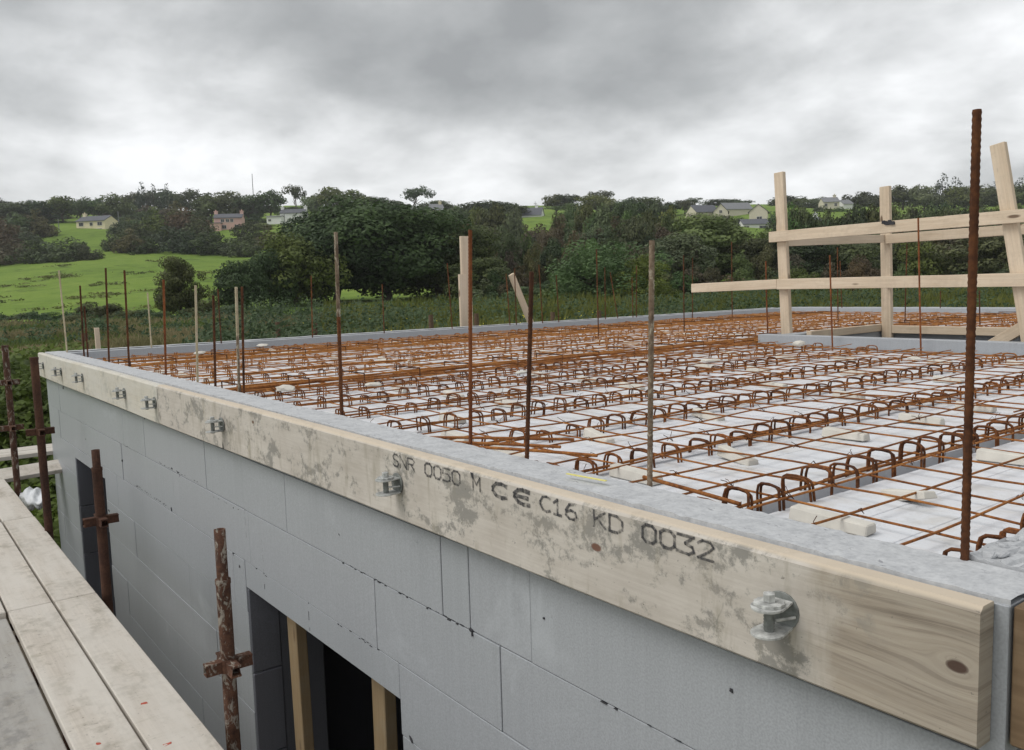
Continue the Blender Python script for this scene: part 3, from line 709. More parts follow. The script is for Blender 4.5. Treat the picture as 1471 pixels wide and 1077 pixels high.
# ------------------------------------------------------------------ spacer blocks and foam scraps
def spacer(x, y, rz, tilt, Ls, lab, z=None):
    m = MB(); w, h = .026, .035; he = h*RNG.uniform(.55, .8)
    prof = [(-w, 0), (w, 0), (w*.72, h), (-w*.72, h)]
    vs = [(-Ls/2, p, q) for p, q in prof]+[(Ls/2, p, min(q, he)) for p, q in prof]
    vs = [tuple(c+RNG.uniform(-.002, .002) for c in v) for v in vs]
    m.add(vs, [(3, 2, 1, 0), (4, 5, 6, 7), (0, 1, 5, 4), (1, 2, 6, 5), (2, 3, 7, 6), (3, 0, 4, 7)])
    o = m.build('spacer_block', M['spacer'], None, .003); o.location = (x, y, (ZF+.002) if z is None else z); o.rotation_euler = (0, tilt, rz)
    tag(o, lab, 'spacer block', 'concrete spacer blocks under the mesh'); return o
SP = [(-.585, .535, .0, 0, .21, 'long cream spacer block beside the near right corner, nearest on the deck'),
 (-.585, .90, -.35, -.26, .16, 'cream spacer block tipped up on edge between the first two loop rows'),
 (-.60, 1.56, .05, 0, .20, 'cream spacer block behind the thickest starter bar at the right'),
 (-1.27, .56, .0, 0, .19, 'cream spacer block at the foot of the cement coated starter bar'),
 (-1.23, 1.0, -.15, .1, .15, 'cream spacer block leaning over in the second bay'),
 (-1.20, 1.60, .0, 0, .17, 'cream spacer block third along in the second bay'),
 (-1.17, 2.10, .05, 0, .17, 'cream spacer block fourth along in the second bay'),
 (-1.80, .47, .0, 0, .18, 'cream spacer block right of the straight reddish starter bar'),
 (-1.83, .93, -.12, .1, .15, 'cream spacer block leaning over in the third bay'),
 (-1.88, 1.63, -.1, .06, .16, 'pale spacer block half hidden by loops in the third bay'),
 (-2.25, .55, .0, 0, .17, 'cream spacer block under the lap bars in the fourth bay'),
 (-2.66, .80, .0, 0, .16, 'cream spacer block right of the two tone starter bar')]
for s in SP: spacer(*s)
for i in range(7):
    x = [-.58, -1.2, -1.78, -2.3, -2.86, -3.35, -3.83][i]
    for k in range(6):
        y = 2.6+.95*k+RNG.uniform(-.12, .12) if i < 4 else 1.25+1.0*k+RNG.uniform(-.1, .1)
        if OPEN[0]-.2 < x < OPEN[1]+.2 and OPEN[2]-.3 < y < OPEN[3]+.3: continue
        spacer(x+RNG.uniform(-.05, .05), y, RNG.uniform(-.12, .12), 0, .16, 'cream spacer block, %s back, between the %s and %s loop rows' % (order[k+3], order[i], order[i+1]))
for i in range(40):
    x = [-5.36, -5.87, -6.37, -7.36, -7.82][i % 5]+RNG.uniform(-.05, .05); y = .5+1.33*(i//5)+RNG.uniform(0, .5)
    spacer(x, y, RNG.uniform(-.2, .2), 0, .18, 'cream spacer block %s back between the %s and %s loop rows' % (order[i//5], order[[8, 9, 10, 11, 12][i % 5]], order[[9, 10, 11, 12, 13][i % 5]]))
def scrap(x, y, z, s, lab, seed):
    r = random.Random(seed); bm = bmesh.new(); bmesh.ops.create_icosphere(bm, subdivisions=2, radius=1)
    for v in bm.verts:
        k = 1+r.uniform(-.16, .16); v.co = Vector((v.co.x*s[0]*k, v.co.y*s[1]*k, max(-.5, v.co.z)*s[2]*k*.6))
    me = bpy.data.meshes.new('foam_scrap'); bm.to_mesh(me); bm.free(); me.materials.append(M['spacer'])
    o = link('foam_scrap', me); o.location = (x, y, z+s[2]*.5); o.rotation_euler = (0, 0, r.uniform(0, 3)); tag(o, lab, 'foam scrap', 'pale scraps lying on the mesh')
scrap(-4.0, .56, -.055, (.07, .04, .035), 'rounded pale scrap on the mesh left of the two tone bar', 1)
scrap(-3.83, 1.02, -.055, (.05, .035, .022), 'flat pale scrap on the mesh right of the two tone bar', 2)
scrap(-3.68, 2.0, -.055, (.06, .035, .02), 'flat pale scrap on the mesh behind the reddish bar', 3)
scrap(-3.55, 4.75, -.06, (.06, .05, .05), 'pale lump leaning on the kerb of the stair opening', 4)
scrap(-3.3, 3.35, -.06, (.07, .04, .02), 'flat pale scrap on the mesh before the middle bundle', 5)
scrap(-2.3, 4.2, -.06, (.06, .04, .02), 'flat pale scrap at the far right of the deck', 6)
scrap(-7.6, 1.2, -.055, (.09, .05, .03), 'rounded pale scrap near the far wall at left', 7)
scrap(-8.1, 2.0, -.055, (.10, .06, .03), 'flat pale scrap against the far wall', 8)

# ------------------------------------------------------------------ formwork boards with lettering
GL = {
 'S': [[(1,.85),(.75,1),(.25,1),(0,.8),(.1,.6),(.85,.42),(1,.22),(.75,0),(.25,0),(0,.14)]],
 'N': [[(0,0),(0,1),(1,0),(1,1)]], 'R': [[(0,0),(0,1),(.7,1),(1,.8),(.7,.52),(0,.5)],[(.45,.5),(1,0)]],
 '0': [[(.25,0),(0,.2),(0,.8),(.25,1),(.75,1),(1,.8),(1,.2),(.75,0),(.25,0)]],
 '5': [[(1,1),(.1,1),(.05,.58),(.7,.6),(1,.4),(.95,.12),(.6,0),(0,.05)]],
 'M': [[(0,0),(0,1),(.5,.4),(1,1),(1,0)]],
 'C': [[(1,.9),(.65,1),(.25,.92),(0,.6),(0,.4),(.25,.08),(.65,0),(1,.1)]],
 'E': [[(1,.95),(.6,1),(.25,.9),(0,.6),(0,.4),(.25,.1),(.6,0),(1,.05)],[(.05,.5),(.9,.5)]],
 '1': [[(.2,.75),(.6,1),(.6,0)],[(.2,0),(1,0)]],
 '6': [[(.9,1),(.35,.9),(0,.5),(0,.2),(.3,0),(.75,0),(1,.2),(.9,.48),(.5,.56),(.05,.4)]],
 'K': [[(0,0),(0,1)],[(1,1),(.05,.45)],[(.3,.55),(1,0)]], 'D': [[(0,0),(0,1),(.6,1),(1,.75),(1,.25),(.6,0),(0,0)]],
 '3': [[(.05,1),(1,1),(.5,.58),(.9,.45),(1,.2),(.7,0),(0,.06)]], '2': [[(0,.8),(.3,1),(.8,.98),(1,.75),(.7,.45),(0,0),(1,0)]]}
def letters(board):
    T = [('S',-1.776,-1.742,.0058),('N',-1.732,-1.694,.0058),('R',-1.684,-1.644,.0058),('0',-1.584,-1.546,.0072),('0',-1.534,-1.497,.0072),('5',-1.488,-1.448,.0062),('0',-1.437,-1.398,.0062),('M',-1.333,-1.300,.0058),
         ('C',-1.241,-1.180,.0115),('E',-1.147,-1.085,.0115),('C',-1.041,-1.004,.0070),('1',-.996,-.962,.0070),('6',-.945,-.908,.0070),('K',-.847,-.810,.0065),('D',-.796,-.756,.0070),('0',-.694,-.656,.0075),('0',-.643,-.604,.0080),('3',-.598,-.552,.0068),('2',-.542,-.502,.0058)]
    for ch, xa, xb, w in T:
        zt, zb = -.0155, -.0525; m = MB()
        for st in GL[ch]:
            P = [Vector((xa+(xb-xa)*p, 0, zb+(zt-zb)*q)) for p, q in st]
            # resample and give the pen a slight wobble
            for a, b in zip(P[:-1], P[1:]):
                d = (b-a); L_ = d.length; d.normalize(); nrm = Vector((-d.z, 0, d.x))
                ext = w*.35; a2 = a-d*ext; b2 = b+d*ext; n = max(1, int(L_/.006)); base = len(m.v)
                vs = []
                y = -.0012 - .00001*(len(m.f) % 40)
                for i in range(n+1):
                    c = a2.lerp(b2, i/n); ww = w*.5*RNG.uniform(.78, 1.12)
                    yy = y+.0012*math.sin(c.x*1.3); vs += [(c.x+nrm.x*ww, yy, c.z+nrm.z*ww), (c.x-nrm.x*ww, yy, c.z-nrm.z*ww)]
                m.add(vs, [(2*i, 2*i+1, 2*i+3, 2*i+2) for i in range(n)])
        m.build('letter', M['ink'], board)
def long_board(x0, x1, lab, mat, dz=0):
    n = max(2, int((x1-x0)/.25)); m = MB(); vs, fs = [], []; b = .006
    for i in range(n+1):
        x = x0+(x1-x0)*i/n; wv = .0022*math.sin(x*1.9)+dz; wy = .0012*math.sin(x*1.3)
        sec = [(0+wy, -.225+b), (b+wy, -.225), (.045, -.225), (.045, -b*.5), (.045-b*.5, 0), (b*1.6+wy, 0), (0+wy, -b*1.6)]
        vs += [(x, y, z+wv) for y, z in sec]
    k = 7
    for i in range(n):
        for j in range(k): fs.append((i*k+j, i*k+(j+1) % k, (i+1)*k+(j+1) % k, (i+1)*k+j))
    fs += [tuple(range(k-1, -1, -1)), tuple(n*k+j for j in range(k))]
    m.add(vs, fs); o = m.build('formwork_board', mat); tag(o, lab, 'formwork board'); return o
# knot-and-grain material of the long near board: fresh wood at its right end
def board_mat():
    m = Mat('near_board_wood', .8, .2); p = m.coord((1, 1, 1), per_object=False)
    sx = m.n.new('ShaderNodeSeparateXYZ'); m.l.new(p, sx.inputs[0]); X, Z = sx.outputs[0], sx.outputs[2]
    # grain bends round the knot at the right end
    def knot(xk, zk, rr):
        dx = m.math('SUBTRACT', X, xk); dz = m.math('SUBTRACT', Z, zk)
        d2 = m.math('ADD', m.math('MULTIPLY', m.math('MULTIPLY', dx, .55), m.math('MULTIPLY', dx, .55)), m.math('MULTIPLY', dz, dz))
        return dz, m.math('SQRT', d2)
    dz, d = knot(-.032, -.103, .02)
    bend = m.math('MULTIPLY', m.math('DIVIDE', dz, m.math('ADD', d, .018)), m.math('DIVIDE', .0016, m.math('ADD', d, .022)))
    zz = m.math('SUBTRACT', Z, bend)
    cv = m.n.new('ShaderNodeCombineXYZ'); m.l.new(m.math('MULTIPLY', X, 1.1), cv.inputs[0]); m.l.new(m.math('MULTIPLY', zz, 24), cv.inputs[2])
    cv2 = m.n.new('ShaderNodeCombineXYZ'); m.l.new(m.math('MULTIPLY', X, 2.5), cv2.inputs[0]); m.l.new(m.math('MULTIPLY', zz, 85), cv2.inputs[2]); m.l.new(sx.outputs[1], cv2.inputs[1])
    g = m.noise(cv.outputs[0], 1.7, 4, .55, .5); g2 = m.noise(cv2.outputs[0], 1.4, 4, .6, .3)
    wood_c = m.mix(.55, m.ramp(g, [(.34, (.18, .145, .11)), (.46, (.32, .268, .21)), (.60, (.42, .365, .295))]), m.ramp(g2, [(.38, (.17, .14, .11)), (.46, (.34, .29, .23)), (.62, (.43, .38, .31))]))
    lime = m.mix(.3, m.ramp(m.noise(p, 2.6, 5, .6, .3), [(.33, (.48, .44, .395)), (.65, (.61, .572, .522))]), m.ramp(g2, [(.36, (.44, .395, .345)), (.64, (.60, .555, .495))]))
    # cement film fades out over the last 35 cm
    fe = m.math('ADD', m.math('ADD', X, .27), m.math('MULTIPLY', m.math('SUBTRACT', m.noise(p, 9, 4, .6), .5), .22))
    c = m.mix(m.ramp(m.math('ADD', m.math('MULTIPLY', fe, 4), .5), [(.35, 0.), (.7, .92)]), lime, wood_c)
    # grey splashes
    limem = m.ramp(m.math('ADD', m.math('MULTIPLY', fe, 4), .5), [(.5, 1.), (.95, .05)])
    a = m.noise(m.coord((1, 1, 1.5), per_object=False), 5.5, 3, .6, .3); b = m.noise(p, 42, 8, .78, .2)
    f = m.math('ADD', m.math('MULTIPLY', a, .58), m.math('MULTIPLY', b, .42))
    c = m.mix(m.math('MULTIPLY', limem, m.ramp(f, [(.515, 0.), (.565, .82)])), c, (.225, .218, .20))
    dr = m.noise(m.coord((7, 1, 1.6), per_object=False, loc=(3, 0, 5)), 2.4, 5, .65, .2)
    c = m.mix(m.math('MULTIPLY', limem, m.ramp(dr, [(.54, 0.), (.70, .6)])), c, (.285, .255, .19))
    c = m.mix(m.ramp(m.noise(p, 60, 3, .7), [(.66, 0.), (.72, .8)]), c, (.13, .125, .11))
    c = m.mix(m.ramp(m.noise(m.coord((.7, 1, 2.2), per_object=False, loc=(8, 2, 6)), 7, 6, .7, .4), [(.46, 0.), (.68, .40)]), c, (.37, .33, .28))
    c = m.mix(m.math('MULTIPLY', limem, m.ramp(m.noise(m.coord((1, 1, 1), per_object=False, loc=(4, 9, 2)), 11, 4, .7, .5), [(.64, 0.), (.70, .55)])), c, (.185, .185, .165))
    # paler colour along the top edge
    te = m.ramp(m.math('ADD', m.math('MULTIPLY', Z, 40), .5), [(.18, 0.), (.36, .8)]); c = m.mix(te, c, (.60, .51, .40))
    for xk, zk, rr, cc in ((-.032, -.103, .0092, (.075, .045, .035)), (-.842, -.102, .009, (.17, .085, .06)), (-3.0, -.05, .007, (.15, .09, .06))):
        _, dd = knot(xk, zk, rr); c = m.mix(m.ramp(m.math('DIVIDE', dd, rr*2), [(.40, .95), (.5, .6), (.56, 0.)]), c, cc)
    m.color(c); m.bump(m.mix(.6, g2, b), .35, .0025); return m.m
near_board = long_board(-4.492, 0.0, 'long cement stained formwork board with black stamped lettering and a fresh right end', board_mat())
letters(near_board)
far_board = long_board(-L-.07, -4.500, 'pale grey formwork board along the left half of the near wall', M['board'], -.002)
sb = MB(); sb.box((.0245, .052, -.225), (.0715, 4.5, -.003)); side_board = sb.build('formwork_board', M['board_brown'], None, .003)
tag(side_board, 'brown formwork board on the end wall, cut off by the right picture edge', 'formwork board')
# split in the board near the third clamp
spl = MB(); spl.add([(-3.41, -.0025, -.222), (-3.395, -.0025, -.222), (-3.412, -.0025, -.178)], [(0, 1, 2)]); spl.build('split', M['eps_gap'], near_board); spl = MB(); spl.add([(-1.345, -.0026, -.006), (-1.330, -.0026, -.006), (-1.332, -.0026, -.026), (-1.338, -.0026, -.020)], [(0, 3, 2, 1)])
spl.build('split', M['eps_gap'], near_board)
tp = MB(); tp.box((-1.06, .10, .0135), (-.93, .108, .0155)); o = tp.build('yellow_strap', M['yellow_tape']); tag(o, 'yellow plastic strap end lying on the grey wall top', 'strap'); o.rotation_euler = (0, 0, .12); o.location = (.0, .13, 0.003)

# ------------------------------------------------------------------ clamps
def clamp(x, z, s, lab, mat, yaw=0):
    c = empty('formwork_clamp', (x, 0, z), lab, 'clamp', 'steel clamps along the formwork boards')
    c.rotation_euler = (0, 0, yaw)
    disc = [(math.cos(2*math.pi*k/18)*.036*s, math.sin(2*math.pi*k/18)*.036*s) for k in range(18)]
    Mx = Matrix.Rotation(math.pi/2, 4, 'X')
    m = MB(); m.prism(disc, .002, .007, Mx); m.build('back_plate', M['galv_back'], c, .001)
    tongue = [(.030*s*math.cos(t), -.052*s+.032*s*math.sin(t)) for t in [math.pi+math.pi*k/10 for k in range(11)]] + [(.024*s, -.005), (-.024*s, -.005)]
    for nm, z0 in (('upper_flange', .018*s), ('lower_flange', -.030*s)):
        m = MB(); m.prism(tongue, z0, z0+.005*s); m.build(nm, mat, c, .0008)
    hexa = [(math.cos(math.pi/3*k)*.0115*s, -.048*s+math.sin(math.pi/3*k)*.0115*s) for k in range(6)]
    circ = [(math.cos(2*math.pi*k/14)*.010*s, -.048*s+math.sin(2*math.pi*k/14)*.010*s) for k in range(14)]
    tooth = [((.0255+.0025*(k % 2))*s*math.cos(2*math.pi*k/24), -.048*s+(.0255+.0025*(k % 2))*s*math.sin(2*math.pi*k/24)) for k in range(24)]
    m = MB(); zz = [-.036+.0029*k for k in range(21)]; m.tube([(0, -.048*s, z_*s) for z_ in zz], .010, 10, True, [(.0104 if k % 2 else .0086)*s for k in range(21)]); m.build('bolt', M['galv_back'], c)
    m = MB(); m.prism(tooth, .0232*s, .029*s); m.build('washer', mat, c, .0006)
    m = MB(); m.prism(hexa, .0292*s, .045*s); m.build('bolt_head', mat, c, .001)
    m = MB(); m.tube([(.012*s, -.046*s, -.004*s), (.03*s, -.010, -.004*s)], .003*s, 6); m.build('tie_rod', mat, c)
CL = [(-.345, -.104, 1.0, 'large grey clamp nearest the right end of the lettered board', 'galv_dirty', .12),
 (-1.752, -.106, .93, 'clamp below the first stamped letters of the long board', 'galv', 0),
 (-3.40, -.106, .95, 'clamp above the split in the long board, left of the lettering', 'galv', .05),
 (-4.55, -.108, .95, 'clamp right at the joint between the two formwork boards', 'galv', 0),
 (-5.26, -.112, .95, 'first clamp left of the board joint', 'galv', .05),
 (-6.57, -.102, .95, 'third clamp from the left end of the pale board', 'galv', 0),
 (-7.46, -.110, .95, 'second clamp from the left end of the pale board', 'galv', 0),
 (-8.36, -.110, .95, 'clamp at the far left end of the pale board', 'galv', 0)]
for x, z, s, lab, mt, yw in CL: clamp(x, z, s, lab, M[mt], yw)

# ------------------------------------------------------------------ guard rail round the stair opening
gr = empty('guard_rail', (-3.2, 5.4, 0), 'sawn timber guard rail nailed round the stair opening', 'guard rail')
GI = Matrix.Translation((3.2, -5.4, 0))
def gb(name, p0, p1, w, h, mat, side=(0, 0, 1), warp=0):
    return link(name, beam_mesh(name, (Vector(p1)-Vector(p0)).length, w, h, M[mat], .003, warp), gr, GI @ frame(p0, p1, side))
gb('post', (-4.150, 5.47, -.25), (-4.250, 5.47, 1.462), .095, .047, 'timber', (0, 1, 0))
gb('post', (-3.905, 6.79, -.7), (-3.975, 6.79, 1.368), .10, .047, 'timber', (0, 1, 0))
gb('post', (-2.06, 5.47, -.25), (-2.365, 5.47, 1.44), .105, .047, 'timber', (0, 1, 0))
gb('post', (-1.75, 6.79, -.7), (-1.75, 6.79, 1.3), .10, .047, 'timber', (0, 1, 0))
gb('rail', (-4.315, 5.42, .882), (-1.55, 5.42, .900), .095, .045, 'timber', (0, 1, 0), .003)
gb('rail', (-5.245, 5.422, .428), (-4.23, 5.422, .450), .088, .045, 'timber', (0, 1, 0))
gb('rail', (-4.226, 5.418, .450), (-1.55, 5.418, .432), .095, .045, 'timber', (0, 1, 0), .003)
gb('rail', (-4.20, 5.51, .83), (-3.955, 6.74, .86), .075, .04, 'timber_pale', (1, 0, 0))
gb('rail', (-3.93, 6.745, .855), (-1.6, 6.745, .872), .09, .045, 'timber', (0, 1, 0))
gb('rail', (-3.93, 6.742, .440), (-1.6, 6.742, .452), .09, .045, 'timber', (0, 1, 0))
gb('sole_plank', (-3.955, 5.50, -.015), (-4.01, 6.83, -.015), .05, .07, 'timber', (0, 0, 1))
gb('sole_plank', (-3.88, 6.80, -.03), (-1.65, 6.80, -.03), .05, .075, 'timber', (0, 0, 1))
gb('brace', (-2.46, 5.56, -.09), (-2.02, 5.56, .20), .085, .045, 'timber', (0, 1, 0))
gm = MB()
for dx, dz in ((0, 0), (.03, .004), (.055, -.004), (-.02, .006), (.015, -.008)): gm.box((-3.18+dx-.016, 5.3905, .925+dz-.014), (-3.18+dx+.016, 5.397, .925+dz+.014), .006)
o = gm.build('tar_mark', M['eps_gap'], gr); o.location = (3.2, -5.4, 0)

# planks beyond the far wall
def loose(name, p0, p1, w, h, mat, lab, cat, side=(0, 1, 0), group=None):
    o = beam(name, p0, p1, w, h, M[mat], None, side); return tag(o, lab, cat, group)
loose('upright_plank', (-8.80, 5.06, gz(-8.8, 5.06)), (-8.80, 5.075, 1.17), .150, .045, 'timber_pale', 'tall pale plank standing upright behind the far wall', 'plank', (1, 0, 0))
loose('upright_plank', (-8.752, 4.99, gz(-8.75, 4.99)), (-8.752, 4.975, .675), .10, .040, 'timber_pale', 'shorter pale plank upright against the left of the tall one', 'plank', (1, 0, 0))
loose('leaning_stake', (-8.8, 6.60, -1.0), (-8.8, 5.82, .665), .085, .045, 'timber', 'sawn stake leaning left behind the far wall', 'stake', (1, 0, 0))
loose('short_stake', (-8.9, .60, gz(-8.9, .60)), (-8.9, .585, .20), .045, .03, 'timber_pale', 'short pale stake peeping over the far wall near the left corner', 'stake', (1, 0, 0))

# timber props inside the doorway
loose('door_prop', (-2.98, .16, -3.0), (-3.04, .16, -.888), .10, .05, 'timber_dull', 'leaning timber prop in the middle of the dark doorway', 'prop', (0, 1, 0))
loose('door_prop', (-2.235, .16, -3.0), (-2.22, .16, -.888), .10, .05, 'timber_dull', 'upright timber prop at the right side of the dark doorway', 'prop', (0, 1, 0))

# ------------------------------------------------------------------ scaffold
def rod(m, p, q, r, n=10): m.tube([p, q], r, n)
sc = empty('scaffold', (-4, -.45, -3), 'rusty tube scaffold standing between the near wall and the plank walkway', 'scaffold')
SI = (4, .45, 3)
def spart(name, m, mat, parent=sc, bevel=0):
    o = m.build(name, mat, parent, bevel)
    if parent is sc: o.location = SI
    return o
def standard(x, y, zt, zs, lean, fits, mat, y0=None):
    m = MB(); b = (x-lean*.9, y, gz(x, y) if y0 is None else y0); t = (x, y, zs)
    rod(m, b, t, .0242, 14); m.tube([(t[0], t[1], t[2]-.004), (t[0], t[1], t[2]+.012)], .0262, 14)
    if zt > zs: 
        # open spigot tube
        vs, fs = [], []
        n = 14
        for (r, z) in ((.0192, zs), (.0192, zt), (.0155, zt), (.0155, zt-.05)):
            for k in range(n): vs.append((x+r*math.cos(2*math.pi*k/n), y+r*math.sin(2*math.pi*k/n), z))
        for i in range(3):
            for k in range(n): fs.append((i*n+k, i*n+(k+1) % n, (i+1)*n+(k+1) % n, (i+1)*n+k))
        fs.append(tuple(3*n+k for k in range(n-1, -1, -1))); m.add(vs, fs, True)
    p = spart('standard', m, mat)
    for z in fits:
        f = MB(); f.tube([(x, y, z-.022), (x, y, z+.022)], .031, 14)
        for dx, dy in ((1, 0), (-1, 0), (0, 1), (0, -1)):
            a = Vector((x+dx*.028, y+dy*.028, z)); e_ = Vector((x+dx*.080, y+dy*.080, z)); w = Vector((-dy, dx, 0))*.017
            for zz0, zz1, ww in ((-.020, -.013, 1.), (.013, .020, 1.)):
                f.add([a-w*ww+Vector((0, 0, zz0)), e_-w*ww+Vector((0, 0, zz0)), e_+w*ww+Vector((0, 0, zz0)), a+w*ww+Vector((0, 0, zz0)), a-w*ww+Vector((0, 0, zz1)), e_-w*ww+Vector((0, 0, zz1)), e_+w*ww+Vector((0, 0, zz1)), a+w*ww+Vector((0, 0, zz1))], [(0,3,2,1),(4,5,6,7),(0,1,5,4),(1,2,6,5),(2,3,7,6),(3,0,4,7)])
            f.add([a-w*.9+Vector((0, 0, -.013)), e_-w*.9+Vector((0, 0, -.013)), e_-w*.7+Vector((0, 0, .013)), a-w*.9+Vector((0, 0, .013)), a+w*.9+Vector((0, 0, -.013)), e_+w*.9+Vector((0, 0, -.013)), e_+w*.7+Vector((0, 0, .013)), a+w*.9+Vector((0, 0, .013))], [(0,1,2,3),(7,6,5,4)])
        f.build('coupler', mat, p)
standard(-2.285, -.395, -.290, -.475, 0, [-.765, -1.3, -2.2], M['pole_splash'])
standard(-3.99, -.437, -.245, -.345, 0, [-.60, -1.3, -2.2], M['pole'])
standard(-5.50, -.462, .13, .13, 0, [-.33, -1.6], M['pole'])
standard(-7.15, -.43, .14, .14, 0, [-.14, -.50, -1.6], M['pole_splash'])
standard(-9.1, .35, -.75, -.75, 0, [-1.0], M['pole'])
for x in (-2.285, -3.99, -5.50, -7.15): standard(x, -1.98, .1 if x < -5 else -.9, .1 if x < -5 else -.9, 0, [-1.2], M['pole'])
m = MB()
for z in (-1.16,):
    rod(m, (-8.0, -.52, z), (0, -.52, z), .022); rod(m, (-8.0, -1.98, z), (0, -1.98, z), .022)
spart('ledger', m, M['pole'])
m = MB()
for x in (-.6, -2.2, -3.92, -4.1, -5.45, -6.0, -7.75): rod(m, (x, -.47, -1.075), (x, -1.98, -1.075), .018)
spart('transom', m, M['pole'])
ZP = -.97
BW = .197
for r in range(7):
    ya = -.472-BW*r; mt = 'scaffold_board'; zt = ZP-.003*(r % 2)
    off = [0, -.012, .0, .9, .3, -.5, .2][r]
    for k, (a, b) in enumerate(((-4.022+off, .35), (-5.965+off, -4.028+off), (-7.55+off*.4, -5.972+off))):
        if b <= a: continue
        mt = 'scaffold_grey' if (r == 2 and k == 0) or r == 5 else 'scaffold_board'; zk = zt-(.028 if r == 2 and k == 0 else 0)
        lab = '%s walkway plank %s' % (['cream', 'cream', 'rough grey' if k == 0 else 'cream', 'cream', 'cream', 'grey', 'cream'][r], ['next to the wall gap', 'second from the wall gap', 'third from the wall gap', 'fourth out', 'fifth out', 'sixth out', 'at the outer edge'][r])
        lab += [', nearest the camera', ', in the middle run', ', in the farthest run'][k]
        o = beam('scaffold_plank', (a+.002, ya-BW/2, zk-.019), (b-.002, ya-BW/2, zk-.019), BW-.010, .038, M[mt], None, (0, 0, 1), .004, .0015)
        tag(o, lab, 'plank', 'scaffold planks of the walkway')
        if k == 0 and r < 2:
            for x, y, l in (((-2.62, -.60, .022), (-2.27, -.615, .026)) if r == 0 else ((-2.43, -.79, .014),)):
                q = MB(); q.box((x-.006, y-l/2, zk+.0003), (x+.006, y+l/2, zk+.0014), .003); q_ = q.build('crayon_mark', M['red_mark'], o); q_.matrix_parent_inverse = o.matrix_basis.inverted()
# return platform round the far corner
for i, (y0, y1, x, z, lab) in enumerate(((-2.2, 2.6, -8.73, -.955, 'cream plank of the return platform, inner one beyond the house corner'), (-2.2, 2.6, -8.98, -.955, 'cream plank of the return platform, outer one beyond the house corner'))):
    o = beam('scaffold_plank', (x, y0, z-.02), (x, y1, z-.02), .225, .04, M['scaffold_board'], None, (0, 0, 1), .004); tag(o, lab, 'plank', 'scaffold planks of the return platform')
o = beam('scaffold_plank', (-8.05, -1.6, -1.08), (-8.35, 1.2, -1.02), .20, .04, M['scaffold_board'], None, (.35, 0, 1), .004); tag(o, 'tilted lower plank spanning the gap at the far house corner', 'plank')
o = beam('plank_offcut', (-7.30, -1.0, ZP+.028), (-7.05, -.62, ZP+.028), .14, .05, M['timber'], None); tag(o, 'short timber offcut lying across the far end of the walkway', 'timber offcut')
# sack
def sack():
    bm = bmesh.new(); bmesh.ops.create_icosphere(bm, subdivisions=4, radius=1); r = np.random.RandomState(5)
    for v in bm.verts:
        c = v.co; k = 1+.045*math.sin(c.x*7+c.y*5)+.035*math.sin(c.z*9+c.y*11)+.03*math.sin(c.x*19+c.z*13)+.006*r.randn()
        v.co = Vector((c.x*.26*k, c.y*.10*k, (c.z*.07+.012*math.sin(c.x*6+c.y*9))*k))
    me = bpy.data.meshes.new('sack'); bm.to_mesh(me); bm.free(); me.materials.append(M['sack']); me.polygons.foreach_set('use_smooth', [True]*len(me.polygons))
    o = link('sack', me); o.location = (-7.0, -.34, -1.06); tag(o, 'white plastic sack slumped between the walkway end and the house', 'sack')
sack()

# ------------------------------------------------------------------ vegetation
def leaf_quads(P, Nrm, size, r):
    """one diamond leaf clump per point, roughly facing Nrm"""
    n = len(P); d = Nrm + r.randn(n, 3)*.5; d /= np.linalg.norm(d, axis=1)[:, None]+1e-9
    a = np.cross(d, r.randn(n, 3)); a /= np.linalg.norm(a, axis=1)[:, None]+1e-9; b = np.cross(d, a)
    s = (size*(.6+.8*r.rand(n)))[:, None]
    V = np.stack([P-a*s, P+b*s*.55, P+a*s, P-b*s*.55], 1).reshape(-1, 3)
    return V
def mesh_quads(name, V, mat):
    n = len(V)//4; me = bpy.data.meshes.new(name)
    me.vertices.add(n*4); me.vertices.foreach_set('co', V.astype(np.float32).ravel())
    me.loops.add(n*4); me.loops.foreach_set('vertex_index', np.arange(n*4, dtype=np.int32))
    me.polygons.add(n); me.polygons.foreach_set('loop_start', np.arange(0, n*4, 4, dtype=np.int32))
    me.update(calc_edges=True); me.materials.append(mat); return me
